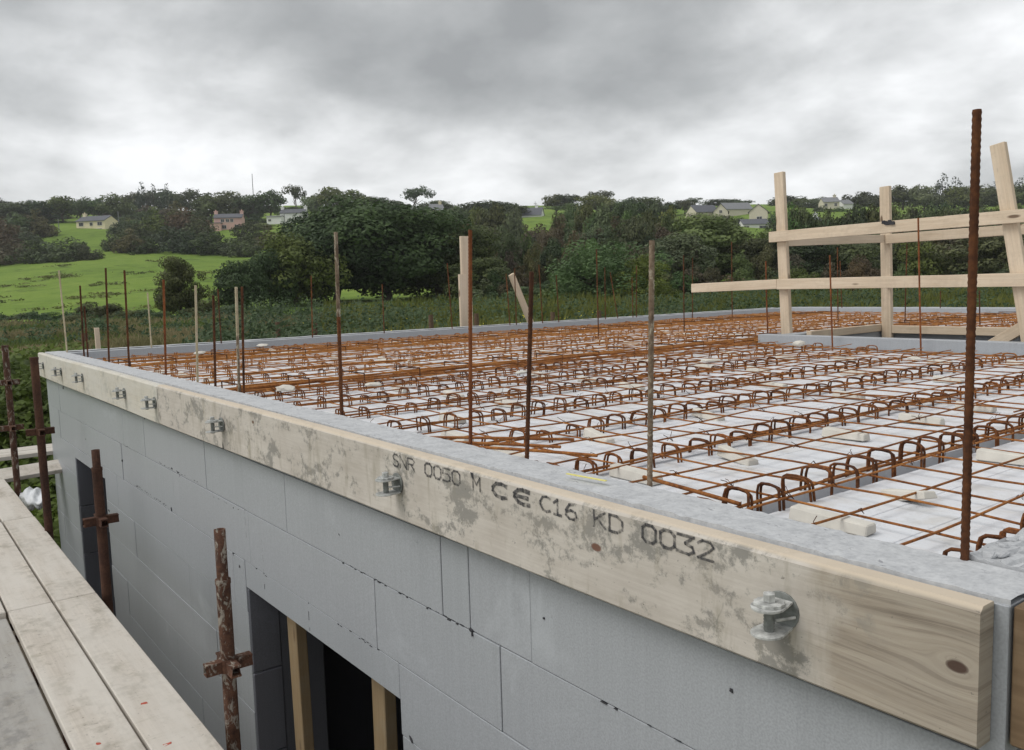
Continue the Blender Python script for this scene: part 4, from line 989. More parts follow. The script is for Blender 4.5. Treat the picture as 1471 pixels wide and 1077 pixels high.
def crown(seed, n, size, kind='broad'):
    r = np.random.RandomState(seed); C, Rd = [], []
    if kind == 'conifer':
        for i in range(26):
            t = (i+.5)/26; z = .12+.86*t; rad = .42*(1-t)**.8+.03
            for k in range(max(2, int(9*(1-t)))):
                a = r.rand()*6.28; C.append((math.cos(a)*rad*.75, math.sin(a)*rad*.75, z-.03*r.rand())); Rd.append(.05+.11*(1-t))
    else:
        zb, nb, ex = {'broad': (.20, 44, .40), 'full': (.03, 60, .40), 'bush': (.02, 46, .42), 'umbrella': (.55, 26, .42), 'willow': (.03, 60, .42)}[kind]
        for i in range(nb):
            d = r.randn(3); d /= np.linalg.norm(d); k = r.rand()**.35
            lump = 1+.18*math.sin(3*math.atan2(d[1], d[0])+seed)+.16*r.randn()*.6
            zc, hz = (zb+1)/2, (1-zb)/2
            if kind in ('bush', 'willow', 'full') and False or kind in ('bush', 'willow'): d[2] = abs(d[2])*.95-.05; zc, hz = .08, .82
            C.append((d[0]*ex*k*lump, d[1]*ex*k*lump, zc+d[2]*hz*.82*k*(1+.12*r.randn()))); Rd.append(.085+.085*r.rand())
    C = np.array(C); Rd = np.array(Rd)
    w = Rd**2; idx = r.choice(len(C), n, p=w/w.sum())
    D = r.randn(n, 3); D /= np.linalg.norm(D, axis=1)[:, None]
    rad = Rd[idx]*(.55+.5*r.rand(n)**.5)
    P = C[idx]+D*rad[:, None]*np.array([1, 1, .8])
    P[:, 2] = np.maximum(P[:, 2], .01+.02*r.rand(n))
    Nn = D*.8 + (P-np.array([0, 0, .45]))*.8 + np.array([0, 0, .35])
    sz = np.full(n, size)
    if kind == 'willow':
        Nn = D + np.array([0, 0, .1])
    P[:, :2] /= np.percentile(np.abs(P[:, :2]), 97.5)*2.0; P[:, 2] /= np.percentile(P[:, 2], 99.3)
    return leaf_quads(P, Nn, sz, r)
def trunk_mesh(seed, kind):
    r = random.Random(seed); m = MB()
    if kind == 'conifer': m.tube([(0, 0, -.05), (0, 0, .5), (0, 0, .97)], .02, 6, radii=[.022, .015, .003])
    else:
        ht = {'broad': .62, 'full': .6, 'umbrella': .8, 'bush': .5, 'willow': .5}[kind]; pts = [(r.uniform(-.02, .02)*i, r.uniform(-.02, .02)*i, -.06+ht*i/4) for i in range(5)]
        m.tube(pts, .03, 7, radii=[.042, .032, .026, .019, .008])
        for k in range(7):
            a = r.uniform(0, 6.28); z = ht*r.uniform(.3, .85); l = r.uniform(.18, .34)
            m.tube([(0, 0, z), (math.cos(a)*l*.5, math.sin(a)*l*.5, z+l*.3), (math.cos(a)*l, math.sin(a)*l, z+l*.65)], .01, 5, radii=[.016, .010, .004])
    return m.mesh('trunk', M['bark'])
TR = {}
def variants(key, kind, k, n, size, mats):
    TR[key] = []
    for i in range(k):
        V = crown(hash_seed(key)+i, n, size, kind); tm = trunk_mesh(i*7+len(key), kind)
        for mt in mats: TR[key].append((mesh_quads('crown', V, M[mt]), tm, mt))
def hash_seed(s): return sum((i+3)*ord(c) for i, c in enumerate(s)) % 9999
variants('ridge', 'broad', 5, 2600, .038, ['leaf_dark', 'leaf_mid'])
variants('bushfar', 'bush', 5, 2600, .040, ['leaf_dark', 'leaf_mid', 'leaf_brown'])
variants('umbrella', 'umbrella', 2, 1500, .034, ['leaf_dark'])
variants('conifer', 'conifer', 2, 1800, .035, ['leaf_conifer'])
variants('big', 'full', 2, 34000, .016, ['leaf_dark'])
variants('mid', 'full', 3, 13000, .022, ['leaf_dark', 'leaf_mid'])
variants('midbush', 'bush', 3, 11000, .024, ['leaf_dark', 'leaf_mid', 'leaf_brown'])
variants('willow', 'willow', 2, 20000, .018, ['leaf_willow'])
def pick(key, mat=None):
    c = [t for t in TR[key] if mat is None or t[2] == mat]; return RNG.choice(c)
def solve_v(px, ytop, H, v0=60, v1=420):
    best = None
    for v in np.arange(v1, v0, -3.0):
        x, y, zg = ground_pt(px, v); d = height_at(px, ytop, v)-zg-H
        if d >= 0: return v
        if best is None or abs(d) < best[0]: best = (abs(d), v)
    return best[1]
def plant(key, px, ytop, wpx, v, label, cat='tree', group=None, mat=None, sink=0., name=None):
    x, y, zg = ground_pt(px, v); zt = height_at(px, ytop, v); H = max(.8, zt-zg+sink); Wd = wpx/FPX*v
    e_ = empty(name or {'conifer': 'conifer_tree', 'willow': 'willow_bush'}.get(key, 'bush' if 'bush' in key else 'broadleaf_tree'), (x, y, zg-sink), label, cat, group)
    e_.scale = (Wd, Wd, H); e_.rotation_euler = (0, 0, RNG.uniform(0, 6.28))
    cm, tm, _ = pick(key, mat); link('crown', cm, e_); link('trunk', tm, e_); return e_
SECT = [(120, 'left of the cream house'), (178, 'behind the cream house'), (310, 'between the cream and the pink house'), (365, 'behind the pink house'), (460, 'around the white house'), (600, 'right of the white house'), (760, 'left of the green gap in the skyline'), (900, 'right of the green gap in the skyline'), (1000, 'left of the gabled houses'), (1120, 'behind the gabled houses'), (1260, 'between the first two guard rail posts'), (1420, 'right of the second guard rail post'), (9999, 'at the right picture edge')]
def sect(px):
    for a, b in SECT:
        if px < a: return b
NEARBY = [(60, 'at the left picture edge'), (160, 'below the cream house'), (240, 'right below the cream house'), (365, 'below the pink house'), (480, 'below the white house'), (770, 'left of the bright grass gap'), (980, 'behind the willow bush'), (1200, 'behind the first guard rail post'), (1290, 'near the second guard rail post'), (9999, 'behind the right guard rail')]
def nearby(px):
    for a, b in NEARBY:
        if px < a: return b
ridge = [(-30,285,60),(8,283,40),(45,290,45),(75,288,40),(108,282,42),(135,284,36),(160,286,34),(188,279,38),(215,277,40),(250,272,44),(285,273,50),(318,279,40),(345,276,46),(372,281,36),(402,274,36),(463,281,30),(490,269,44),(518,274,44),(545,283,40),(572,288,30),(640,288,40),(668,298,30),(690,293,44),(718,289,56),(745,296,36),(805,279,34),(828,292,40),(862,281,44),(886,290,36),(910,284,36),(935,284,40),(960,291,34),(985,287,22),(1035,286,46),(1058,287,36),(1128,281,44),(1150,286,36),(1172,284,34),(1208,292,34),(1232,277,38),(1252,282,30),(1292,268,46),(1322,268,42),(1380,268,40),(1404,267,46),(1445,268,50),(1480,262,60),(1520,262,60)]
for px, yt, w in ridge:
    plant('ridge', px, yt, w*1.2, solve_v(px, yt, RNG.uniform(9.5, 11.5), 300, 440), 'rounded ridge line tree, ' + sect(px), group='ridge trees, ' + sect(px))
for px, yt, w, lab in ((437, 265, 26, 'round topped tree on a bare stem above the white house'), (606, 268, 40, 'flat topped tree rising above the skyline right of the big dark tree'), (1000, 284, 22, 'small flat topped tree left of the gabled houses'), (866, 273, 30, 'airy tall tree on the ridge in the middle of the skyline'), (822, 278, 30, 'airy tree just right of the green skyline gap')):
    plant('umbrella', px, yt, w*1.15, 340, lab)
for px, yt, w, lab in ((222, 263, 16, 'thin pine left of a pair on the ridge'), (238, 267, 16, 'thin pine right of a pair on the ridge'), (258, 266, 14, 'third thin pine on the ridge, right of the pair'), (14, 278, 26, 'ragged pine at the far left of the ridge'), (1348, 252, 22, 'tallest conifer right of the second guard rail post'), (1366, 257, 24, 'second conifer beside the tallest one on the ridge'), (1460, 256, 26, 'conifer behind the leaning guard rail post'), (1422, 262, 20, 'slim conifer left of the leaning guard rail post')):
    plant('conifer', px, yt, w*1.7, 338, lab, name='conifer_tree')
# hillside woods below the ridge, leaving the house plots and fields open
def free(px, yt):
    for a, b, y0, y1 in ((112, 185, 300, 336), (308, 368, 296, 330), (388, 465, 296, 322), (620, 660, 297, 312), (745, 802, 296, 318), (985, 1118, 286, 322), (1172, 1215, 286, 302)):
        if a < px < b and y0-4 < yt < y1: return False
    return True
for row, (H, ylo, yhi, step, x0, x1) in enumerate(((10, 292, 300, 26, -40, 1520), (9, 300, 309, 25, -40, 1520), (8, 308, 318, 28, 190, 1520), (6.5, 318, 330, 28, 190, 1520), (6, 330, 344, 30, 600, 1520), (6, 345, 360, 30, 640, 1520), (5.5, 360, 376, 32, 660, 1520), (5, 378, 392, 34, 680, 1520), (4, 392, 406, 36, 700, 1520))):
    px = x0+RNG.uniform(0, 20)
    while px < x1:
        yt = RNG.uniform(ylo, yhi); w = step*RNG.uniform(1.2, 1.8)
        skip = not free(px, yt)
        if row == 3 and px < 640 and (RNG.random() < .35): skip = True
        if 2 <= row <= 3 and 60 < px < 190: skip = True
        if row > 3 and 752 < px < 790 and yt > 372: skip = True
        if row > 4 and 1325 < px < 1405: skip = True
        if 1328 < px < 1348 and row in (1, 2): skip = True
        if not skip:
            br = 640 < px < 900 and row >= 2 or (230 < px < 320)
            key = 'ridge' if row < 3 and not br else 'bushfar'
            if row > 3: key = 'midbush' if RNG.random() < .5 else 'bushfar'
            v = solve_v(px, yt, H*RNG.uniform(.85, 1.15)) if px > 600 else (330, 308, 296, 262)[row]+RNG.uniform(-8, 8)
            if px > 600 and row > 2 and RNG.random() < .12: px += step; continue
            plant(key, px, yt, w, v, (('dark %s row wood tree, ' % ('upper', 'middle', 'lower')[min(row, 2)]) if key == 'ridge' else '%s %s slope thicket, ' % ('wide' if w > step*1.5 else 'narrow', ('high' if row < 4 else 'halfway' if row < 6 else 'low')))+(sect(px) if row < 4 else nearby(px)), cat='tree' if key == 'ridge' else 'bush', group=('hillside wood, ' if key == 'ridge' else 'bushy thickets, ')+(sect(px) if row < 4 else nearby(px)), mat='leaf_brown' if (br and RNG.random() < .45) else None, sink=.6)
        px += step*RNG.uniform(.8, 1.2)
for v, ylo, yhi, x0, x1, step in ((392, 296, 303, -40, 745, 24), (392, 297, 304, 812, 1520, 24), (322, 301, 310, -40, 110, 20), (300, 308, 320, -40, 100, 22), (240, 318, 332, -40, 62, 24), (318, 300, 312, 186, 306, 20), (250, 312, 326, 186, 300, 24), (318, 300, 310, 470, 620, 22), (270, 316, 330, 366, 480, 22)):
    px = x0+RNG.uniform(0, 12)
    while px < x1:
        plant('bushfar', px, RNG.uniform(ylo, yhi), step*RNG.uniform(1.4, 2.1), v+RNG.uniform(-6, 6), ('far hedge on the ridge, ' if v > 350 else ('upper' if v > 310 else 'middle' if v > 260 else 'lower')+' hedgerow bush, ')+sect(px), 'bush', ('far ridge hedge, ' if v > 350 else 'upper hedgerow, ')+sect(px), None, .8)
        px += step*RNG.uniform(.8, 1.15)
# hedges and thickets of the middle slope: px, top, width, distance, material
slope = [(18,318,60,205,None),(-5,300,60,225,None),(28,345,70,195,'leaf_brown'),(65,343,50,190,'leaf_dark'),(90,346,44,188,'leaf_dark'),(118,342,50,186,'leaf_dark'),(140,352,30,184,'leaf_dark'),(5,300,50,250,None),(40,306,50,245,None),(78,302,44,250,None),(182,333,36,205,'leaf_dark'),(205,331,44,200,'leaf_brown'),(222,340,36,198,'leaf_dark'),(255,326,50,205,'leaf_dark'),(280,331,50,200,'leaf_dark'),(318,332,50,198,'leaf_dark'),(345,345,40,195,'leaf_dark'),(235,300,44,235,'leaf_mid'),(260,292,56,240,'leaf_brown'),(285,300,50,235,'leaf_brown'),(300,306,44,228,'leaf_mid'),(205,318,36,225,'leaf_mid'),(370,318,40,215,'leaf_dark'),(395,325,44,205,'leaf_brown'),(365,338,40,190,'leaf_dark'),(425,322,46,205,'leaf_brown'),(455,316,40,210,'leaf_brown'),
 (655,322,60,150,'leaf_brown'),(690,318,56,170,'leaf_brown'),(725,318,56,175,'leaf_dark'),(705,345,56,125,'leaf_dark'),(735,350,60,120,'leaf_brown'),(690,360,50,110,'leaf_brown'),(715,375,60,100,'leaf_dark'),(745,395,50,90,'leaf_dark'),(800,335,60,150,'leaf_brown'),(830,338,50,140,'leaf_brown'),(860,330,60,160,'leaf_dark'),(795,370,50,110,'leaf_dark'),(815,385,50,100,'leaf_dark'),(845,350,56,125,'leaf_brown'),(890,330,60,165,'leaf_dark'),(925,336,60,150,'leaf_dark'),(955,330,60,160,'leaf_brown'),(770,330,50,190,'leaf_brown'),(760,345,40,160,'leaf_dark'),
 (1150,318,70,190,'leaf_dark'),(1180,330,60,160,'leaf_mid'),(1215,318,70,185,'leaf_mid'),(1260,308,80,190,'leaf_mid'),(1250,335,60,150,'leaf_dark'),(1300,312,70,200,'leaf_dark'),(1340,322,60,210,'leaf_dark'),(1310,345,70,150,'leaf_mid'),(1380,318,60,220,'leaf_dark'),(1420,310,70,220,'leaf_dark'),(1440,340,70,150,'leaf_mid'),(1475,330,70,170,'leaf_dark'),(1120,322,50,180,'leaf_dark')]
for px, yt, w, v, mt in slope:
    kind = {'leaf_brown': 'brownish', 'leaf_dark': 'dark green', 'leaf_mid': 'mid green', None: 'green'}[mt]
    if px > 600: v = solve_v(px, yt, RNG.uniform(5, 7), 80, 280)
    plant('midbush' if v < 175 else 'bushfar', px, yt, w*1.12, v, '%s slope bush %s' % (kind, nearby(px)), 'bush', '%s slope bushes %s' % (kind, nearby(px)), mt, .5)
# valley trees, each its own
valley = [('big', 560, 292, 190, 74, 'huge dark tree filling the middle of the valley', None), ('big', 490, 312, 150, 72, 'broad dark tree joining the left of the huge one', None), ('big', 635, 318, 150, 78, 'dark tree joining the right of the huge one', None),
 ('mid', 430, 338, 100, 66, 'mid sized dark tree at the left flank of the tree mass', 'leaf_mid'), ('mid', 690, 372, 90, 70, 'low dark tree behind the upright planks', 'leaf_dark'),
 ('mid', 266, 371, 62, 56, 'small round hedgerow tree standing before the green field', 'leaf_mid'), ('mid', 352, 376, 70, 60, 'dark bushy tree between the round one and the tree mass', 'leaf_dark'), ('mid', 395, 360, 70, 64, 'dark tree left of the tree mass behind thin bars', 'leaf_dark'),
 ('willow', 872, 352, 150, 58, 'light green willow bush in the middle right', None), ('willow', 925, 372, 90, 56, 'smaller light green willow bush right of the big one', None), ('mid', 760, 412, 60, 66, 'small green tree beside the leaning stake', 'leaf_mid'), ('mid', 805, 402, 60, 72, 'small dark tree left of the willow bush', 'leaf_dark'),
 ('mid', 1025, 312, 150, 88, 'tall olive green tree below the gabled houses', 'leaf_mid'), ('mid', 970, 338, 100, 80, 'dark tree left of the olive green one', 'leaf_dark'), ('mid', 1090, 345, 90, 84, 'dark tree left of the first guard rail post', 'leaf_dark'), ('mid', 1150, 342, 90, 80, 'dark tree right of the first guard rail post', 'leaf_dark'), ('mid', 1215, 338, 90, 82, 'dark tree left of the second guard rail post', 'leaf_dark'), ('mid', 1290, 352, 80, 84, 'dark tree right of the second guard rail post', 'leaf_dark'), ('mid', 1430, 330, 120, 80, 'dark tree behind the leaning post', 'leaf_mid'), ('mid', 1500, 340, 100, 76, 'dark tree beyond the right picture edge', 'leaf_dark'), ('mid', 1335, 385, 60, 92, 'low dark tree left of the bright field patch', 'leaf_dark')]
for k, px, yt, w, v, lab, mt in valley: plant(k, px, yt, w*1.1, v, lab, 'bush' if k == 'willow' else 'tree', None, mt, .3)
for px, yt, w, lab in ((1000, 306, 46, 'bushy tree hiding the foot of the left gabled house'), (1040, 309, 40, 'bushy tree hiding the foot of the middle gable'), (1112, 304, 34, 'bushy tree at the right end of the gabled houses'), (1065, 312, 30, 'bush between the two tan gables'), (1178, 296, 26, 'bush left of the small ridge house'), (1206, 297, 22, 'bush between the two small ridge houses')):
    plant('bushfar', px, yt, w*1.1, 238 if px < 1150 else 300, lab, 'bush', None, 'leaf_mid', 1)
# lower hedge along the field foot
for i, (px, yt, w, v, mt) in enumerate(((10, 452, 40, 60, 'leaf_dark'), (35, 455, 40, 60, 'leaf_dark'), (62, 457, 36, 60, 'leaf_dark'), (95, 448, 44, 58, 'leaf_dark'), (135, 435, 50, 56, 'leaf_dark'), (165, 437, 56, 54, 'leaf_mid'), (195, 446, 50, 52, 'leaf_mid'), (225, 445, 50, 52, 'leaf_dark'), (300, 432, 60, 52, 'leaf_dark'), (330, 440, 60, 50, 'leaf_mid'), (-20, 450, 40, 60, 'leaf_dark'), (375, 448, 60, 52, 'leaf_mid'), (120, 462, 50, 50, 'leaf_mid'))):
    plant('midbush', px, yt, w*1.15, v, '%s low field hedge bush, %s' % ('dark' if mt == 'leaf_dark' else 'lighter', 'left of the tall brown bars' if px < 150 else 'behind the brown near bars'), 'bush', 'field foot hedge bushes, %s %s' % (mt == 'leaf_dark', px < 150) if False else 'field foot hedge, %s %s' % ('dark' if mt == 'leaf_dark' else 'light', 'left' if px < 150 else 'right'), mt, .3)

# grass: tall rough meadow behind the house
def blades(name, n, v0, v1, px0, px1, h, w, mat, lab, seed, lean=.35, clump=1.0, dens=None):
    r = np.random.RandomState(seed); px = px0+(px1-px0)*r.rand(n); v = v0+(v1-v0)*r.rand(n)**1.3
    if clump:
        nc = n//14; cpx = px0+(px1-px0)*r.rand(nc); cv = v0+(v1-v0)*r.rand(nc)**1.3; ci = r.randint(0, nc, n)
        sel = r.rand(n) < .8; px = np.where(sel, cpx[ci]+r.randn(n)*260/np.maximum(cv[ci], 6), px); v = np.where(sel, cv[ci]+r.randn(n)*.35, v)
    d = Fv[None, :] + Rv[None, :]*((px-CXP)/FPX)[:, None]; t = v/(d[:, 0]*hv_[0]+d[:, 1]*hv_[1])
    x, y = CAM[0]+d[:, 0]*t, CAM[1]+d[:, 1]*t
    dd = np.hypot(np.maximum(np.maximum(BX0-x, x-BX1), 0), np.maximum(np.maximum(BY0-y, y-BY1), 0)); k = dd > 1.6
    x, y, v = x[k], y[k], v[k]; n = len(x); z = ground_z(x, y)
    a = r.rand(n)*6.28; hh = h*(.45+.75*r.rand(n))*(1+.35*np.sin(x*.5+seed)*np.sin(y*.4)); ww = w*(.6+.8*r.rand(n))*np.maximum(1, v/28)
    lx, ly = np.cos(a)*hh*lean*r.rand(n), np.sin(a)*hh*lean*r.rand(n); bx, by = -np.sin(a)*ww, np.cos(a)*ww
    A = np.stack([x-bx, y-by, z-.05], -1); B = np.stack([x+bx, y+by, z-.05], -1)
    Cc = np.stack([x+bx*.55+lx*.5, y+by*.55+ly*.5, z+hh*.62], -1); D = np.stack([x+lx*1.4-bx*.1, y+ly*1.4-by*.1, z+hh], -1)
    me = mesh_quads(name, np.stack([A, B, Cc, D], 1).reshape(-1, 3), mat); o = link(name, me); tag(o, lab, 'grass', kind='stuff'); return o
blades('tall_grass', 60000, 13, 52, 430, 1540, .42, .014, M['grass_tall'], 'tall green rushes and rough grass behind the far wall', 1)
blades('rough_grass', 60000, 12, 50, -80, 470, .30, .012, M['grass_tall'], 'rough green grass left behind the house', 7, .5)
blades('reeds', 30000, 26, 58, 470, 1540, .72, .016, M['grass_tall'], 'taller dark green reeds below the valley trees', 2, .25)
blades('dry_grass', 50000, 12, 48, -80, 520, .40, .012, M['grass_dry'], 'straw tinted grass left behind the house', 3, .5)
# leafy weeds at the left of the scaffold
def weeds():
    r = np.random.RandomState(8); Ps = []
    for k in range(420):
        px = r.uniform(-160, 130); v = r.uniform(9.2, 17.5); x, y, z = ground_pt(px, v)
        d = math.hypot(max(BX0-x, x-BX1, 0), max(BY0-y, y-BY1, 0))
        if d < .7: continue
        h = r.uniform(.5, 1.15); n = 95
        q = r.randn(n, 3)*np.array([.22, .22, .5]); q[:, 2] = np.abs(r.rand(n))*h
        Ps.append(np.array([x, y, z])+q)
    P = np.concatenate(Ps); V = leaf_quads(P, np.tile([.35, -.25, .8], (len(P), 1)), np.full(len(P), .062), r)
    o = link('weeds', mesh_quads('weeds', V, M['leaf_hedge'])); tag(o, 'lush green leafy weeds on the bank left of the scaffold', 'weeds', kind='stuff')
weeds()
def scrub(name, n, px0, px1, v0, v1, h0, h1, mat, lab, seed, per=80):
    r = np.random.RandomState(seed); Ps = []
    for k in range(n):
        px = r.uniform(px0, px1); v = v0+(v1-v0)*r.rand()**1.2; x, y, z = ground_pt(px, v)
        if math.hypot(max(BX0-x, x-BX1, 0), max(BY0-y, y-BY1, 0)) < 2: continue
        h = r.uniform(h0, h1)*(1+.4*math.sin(x*.35+seed)*math.sin(y*.31)); w = h*r.uniform(.5, .9)
        q = r.randn(per, 3)*np.array([w*.6, w*.6, 1]); q[:, 2] = h*r.rand(per)**.7*np.clip(1.1-np.hypot(q[:, 0], q[:, 1])/(w*1.8), .15, 1)
        Ps.append(np.array([x, y, z])+q)
    P = np.concatenate(Ps); V = leaf_quads(P, np.tile([.3, -.3, .7], (len(P), 1)), np.full(len(P), .075), r)
    o = link(name, mesh_quads(name, V, mat)); tag(o, lab, 'scrub', kind='stuff')
M['leaf_scrub'] = leaf_mat('scrub_foliage', (.030, .055, .018), (.085, .125, .035), 0, .25, 'Object', .35)
scrub('scrub', 900, 300, 1560, 22, 56, .55, 1.25, M['leaf_scrub'], 'dark green nettles and low scrub beyond the far wall', 21)
scrub('scrub', 260, -80, 420, 30, 58, .3, .8, M['leaf_scrub'], 'patches of darker scrub in the rough grass at left', 22)
def tufts():
    r = np.random.RandomState(6); Ps = []
    cl = [(r.uniform(-120, 420), 66+105*r.rand()**1.2) for _ in range(34)]
    for k in range(150):
        c0 = cl[r.randint(34)]; px = c0[0]+r.randn()*1900/c0[1]; v = c0[1]+r.randn()*1.6; x, y, z = ground_pt(px, v); s_ = r.uniform(.25, .9)
        q = r.randn(36, 3)*np.array([s_, s_, .1]); q[:, 2] = np.abs(r.rand(36))*.24
        Ps.append(np.array([x, y, z])+q)
    P = np.concatenate(Ps); o = link('rush_tufts', mesh_quads('rush_tufts', leaf_quads(P, np.tile([0, 0, .8], (len(P), 1)), np.full(len(P), .16), r), M['grass_tall'])); tag(o, 'dark rush tufts scattered over the green field', 'rushes', kind='stuff')
tufts()
# yellow flowers dotted in the meadow
r_ = np.random.RandomState(4); P = []
for k in range(260):
    px = r_.choice([r_.normal(790, 25), r_.normal(850, 18), r_.normal(525, 60), r_.normal(700, 30), r_.normal(1000, 160)]); x, y, z = ground_pt(px, r_.uniform(15, 30)); P.append((x, y, z+r_.uniform(.5, .95)))
M['flower'] = simple('yellow_flower', (.62, .52, .03), .8)
o = link('wild_flowers', mesh_quads('wild_flowers', leaf_quads(np.array(P), np.tile([0, 0, 1.], (len(P), 1)), np.full(len(P), .035), r_), M['flower'])); tag(o, 'small yellow wild flowers in the tall grass', 'flowers', kind='stuff')
# fence posts in the meadow
for px, yt, v, lab in ((403, 462, 24, 'weathered fence post behind the far wall, left one of a near pair'), (456, 464, 24, 'weathered fence post behind the far wall, right one of a near pair'), (622, 452, 25, 'weathered fence post just left of the upright planks'), (687, 450, 25, 'weathered fence post just right of the upright planks'), (862, 446, 27, 'weathered fence post in front of the willow bush'), (126, 478, 20, 'weathered fence post behind the left corner of the deck'), (796, 448, 27, 'thin fence post right of the leaning stake')):
    x, y, z = ground_pt(px, v); zt = height_at(px, yt, v)
    m = MB(); m.tube([(0, 0, -.3), (.01, 0, (zt-z)*.5), (0, 0, zt-z)], .075, 8, radii=[.085, .08, .07]); o = m.build('fence_post', M['post_brown']); o.location = (x, y, z); tag(o, lab, 'fence post', 'fence posts in the meadow')

# ------------------------------------------------------------------ far houses
M['cream_wall'] = simple('cream_render', (.74, .66, .46), .9, .06, 3); M['pink_wall'] = simple('pink_render', (.68, .45, .39), .9, .08, 3)
M['white_wall'] = simple('white_render', (.80, .80, .78), .9, .04, 3); M['tan_wall'] = simple('tan_render', (.60, .55, .45), .9, .06, 3)
M['slate'] = simple('slate_roof', (.105, .11, .125), .7, .2, 4); M['slate_light'] = simple('grey_tile_roof', (.20, .205, .215), .8, .15, 4)
M['pane'] = simple('window_glass', (.03, .035, .04), .15, .1, 3, .5); M['frame'] = simple('window_frame', (.6, .58, .54), .7, .05)
def house_at(px, ybase, v, yawdeg, wpx, depth, eave, ridge, wall, roof, label, windows=(), chims=(), gable_x=True, ext=None, cat='house', roofup=None):
    x, y, zg = ground_pt(px, v); zb = height_at(px, ybase, v); w = wpx/FPX*v
    h = empty('house', (x, y, zb), label, cat); h.rotation_euler = (0, 0, YAW+math.radians(yawdeg))
    m = MB(); hw = w/2
    if gable_x:   # ridge runs along x
        vs = [(-hw, 0, -6), (hw, 0, -6), (hw, depth, -6), (-hw, depth, -6), (-hw, 0, eave), (hw, 0, eave), (hw, depth, eave), (-hw, depth, eave), (-hw, depth/2, ridge), (hw, depth/2, ridge)]
        fs = [(0, 1, 5, 4), (2, 3, 7, 6), (1, 2, 6, 9, 5), (3, 0, 4, 8, 7)]
    else:
        vs = [(-hw, 0, -6), (hw, 0, -6), (hw, depth, -6), (-hw, depth, -6), (-hw, 0, eave), (hw, 0, eave), (hw, depth, eave), (-hw, depth, eave), (0, 0, ridge), (0, depth, ridge)]
        fs = [(0, 1, 5, 8, 4), (2, 3, 7, 9, 6), (1, 2, 6, 5), (3, 0, 4, 7)]
    m.add(vs, fs); m.build('wall', M[wall], h)
    r = MB(); o_ = .35; t = .16
    if gable_x:
        s = (ridge-eave)/(depth/2)
        for sgn, ya in ((1, -o_), (-1, depth+o_)):
            zz = eave-s*o_+.03
            a = [(-hw-.2, ya, zz), (hw+.2, ya, zz), (hw+.2, depth/2, ridge+.03), (-hw-.2, depth/2, ridge+.03)]
            r.add(a+[(p[0], p[1], p[2]+t) for p in a], [(0,1,2,3),(7,6,5,4),(0,4,5,1),(1,5,6,2),(2,6,7,3),(3,7,4,0)])
    else:
        s = (ridge-eave)/hw
        for sg in (-1, 1):
            zz = eave-s*o_+.03
            a = [(sg*(hw+o_), -.2, zz), (sg*(hw+o_), depth+.2, zz), (0, depth+.2, ridge+.03), (0, -.2, ridge+.03)]
            r.add(a+[(p[0], p[1], p[2]+t) for p in a], [(0,1,2,3),(7,6,5,4),(0,4,5,1),(1,5,6,2),(2,6,7,3),(3,7,4,0)])
    rf = r.build('roof', M[roof], h)
    for cx_ in chims:
        c = MB(); yy = depth/2; c.box((cx_*hw-.5, yy-.4, ridge-1.2), (cx_*hw+.5, yy+.4, ridge+.8)); c.box((cx_*hw-.6, yy-.5, ridge+.8), (cx_*hw+.6, yy+.5, ridge+1.0))
        c.tube([(cx_*hw, yy, ridge+1.0), (cx_*hw, yy, ridge+1.4)], .16, 8); c.build('chimney', M[wall], rf)
    for wx, wz, ww, wh in windows:
        f = MB(); f.box((wx-ww/2-.12, -.10, wz-.12), (wx+ww/2+.12, .05, wz+wh+.12)); fo = f.build('window', M['frame'], h)
        p = MB(); p.box((wx-ww/2, -.13, wz), (wx-.04, -.102, wz+wh)); p.box((wx+.04, -.13, wz), (wx+ww/2, -.102, wz+wh)); p.build('pane', M['pane'], fo)
    if ext:
        ex, ew, ed, eh = ext; q = MB(); q.box((ex-ew/2, -ed, -6), (ex+ew/2, -.002, eh)); q.build('extension', M[wall], h)
        q = MB(); q.box((ex-ew/2-.2, -ed-.2, eh), (ex+ew/2+.2, -.004, eh+.2)); q.build('extension_roof', M[roof], h)
    return h
house_at(147, 334, 268, -12, 46, 6.5, 3.7, 5.3, 'cream_wall', 'slate', 'cream two storey house with grey slate roof on the left hillside', [(-3.3, 2.25, 1.4, .95), (.3, 2.25, .9, .9), (3.3, 2.25, 1.5, .95), (-3.1, .2, 1.5, 1.0), (.2, .1, .9, 1.0), (3.1, .2, 1.5, 1.0)], (-.85,))
house_at(341, 330, 268, 8, 38, 6.0, 3.8, 5.1, 'pink_wall', 'slate', 'pink two storey house with two end chimneys', [(-1.6, 2.5, .9, .85), (-.1, 2.5, .9, .85), (1.2, 2.5, .8, .85), (-1.2, .5, 1.2, 1.0), (2.6, .5, 1.1, 1.0)], (-.95, .92), ext=(-3.4, 3.2, 2.0, 2.0))
house_at(432, 318, 290, 0, 34, 6, 2.9, 4.3, 'white_wall', 'slate', 'white cottage with dark roof and two chimneys', [(2.7, 1.1, .6, .8)], (-.95, .98))
house_at(406, 321, 285, -5, 21, 3.0, 2.3, 2.6, 'white_wall', 'slate_light', 'long low white caravan left of the white cottage', [(-1.4, .9, .8, .6)], (), cat='caravan')
house_at(632, 310, 318, 15, 30, 8, 2.2, 4.6, 'cream_wall', 'slate_light', 'low house with grey roof and cream gable behind the huge tree', [(2.3, .8, .9, .8)], (.8,))
house_at(766, 318, 300, -10, 34, 9, 2.2, 5.0, 'white_wall', 'slate', 'dark roofed bungalow below the green skyline gap', [(2.8, .5, 1.0, .8), (-1, .5, 1.0, .8)], (.5,))
house_at(905, 312, 318, 0, 52, 8, 2.6, 4.2, 'tan_wall', 'slate_light', 'long grey low building half hidden by trees on the ridge', [(-4.5, .9, 1, 1), (-2, .9, 1, 1), (.5, .9, 1, 1), (3, .9, 1, 1)])
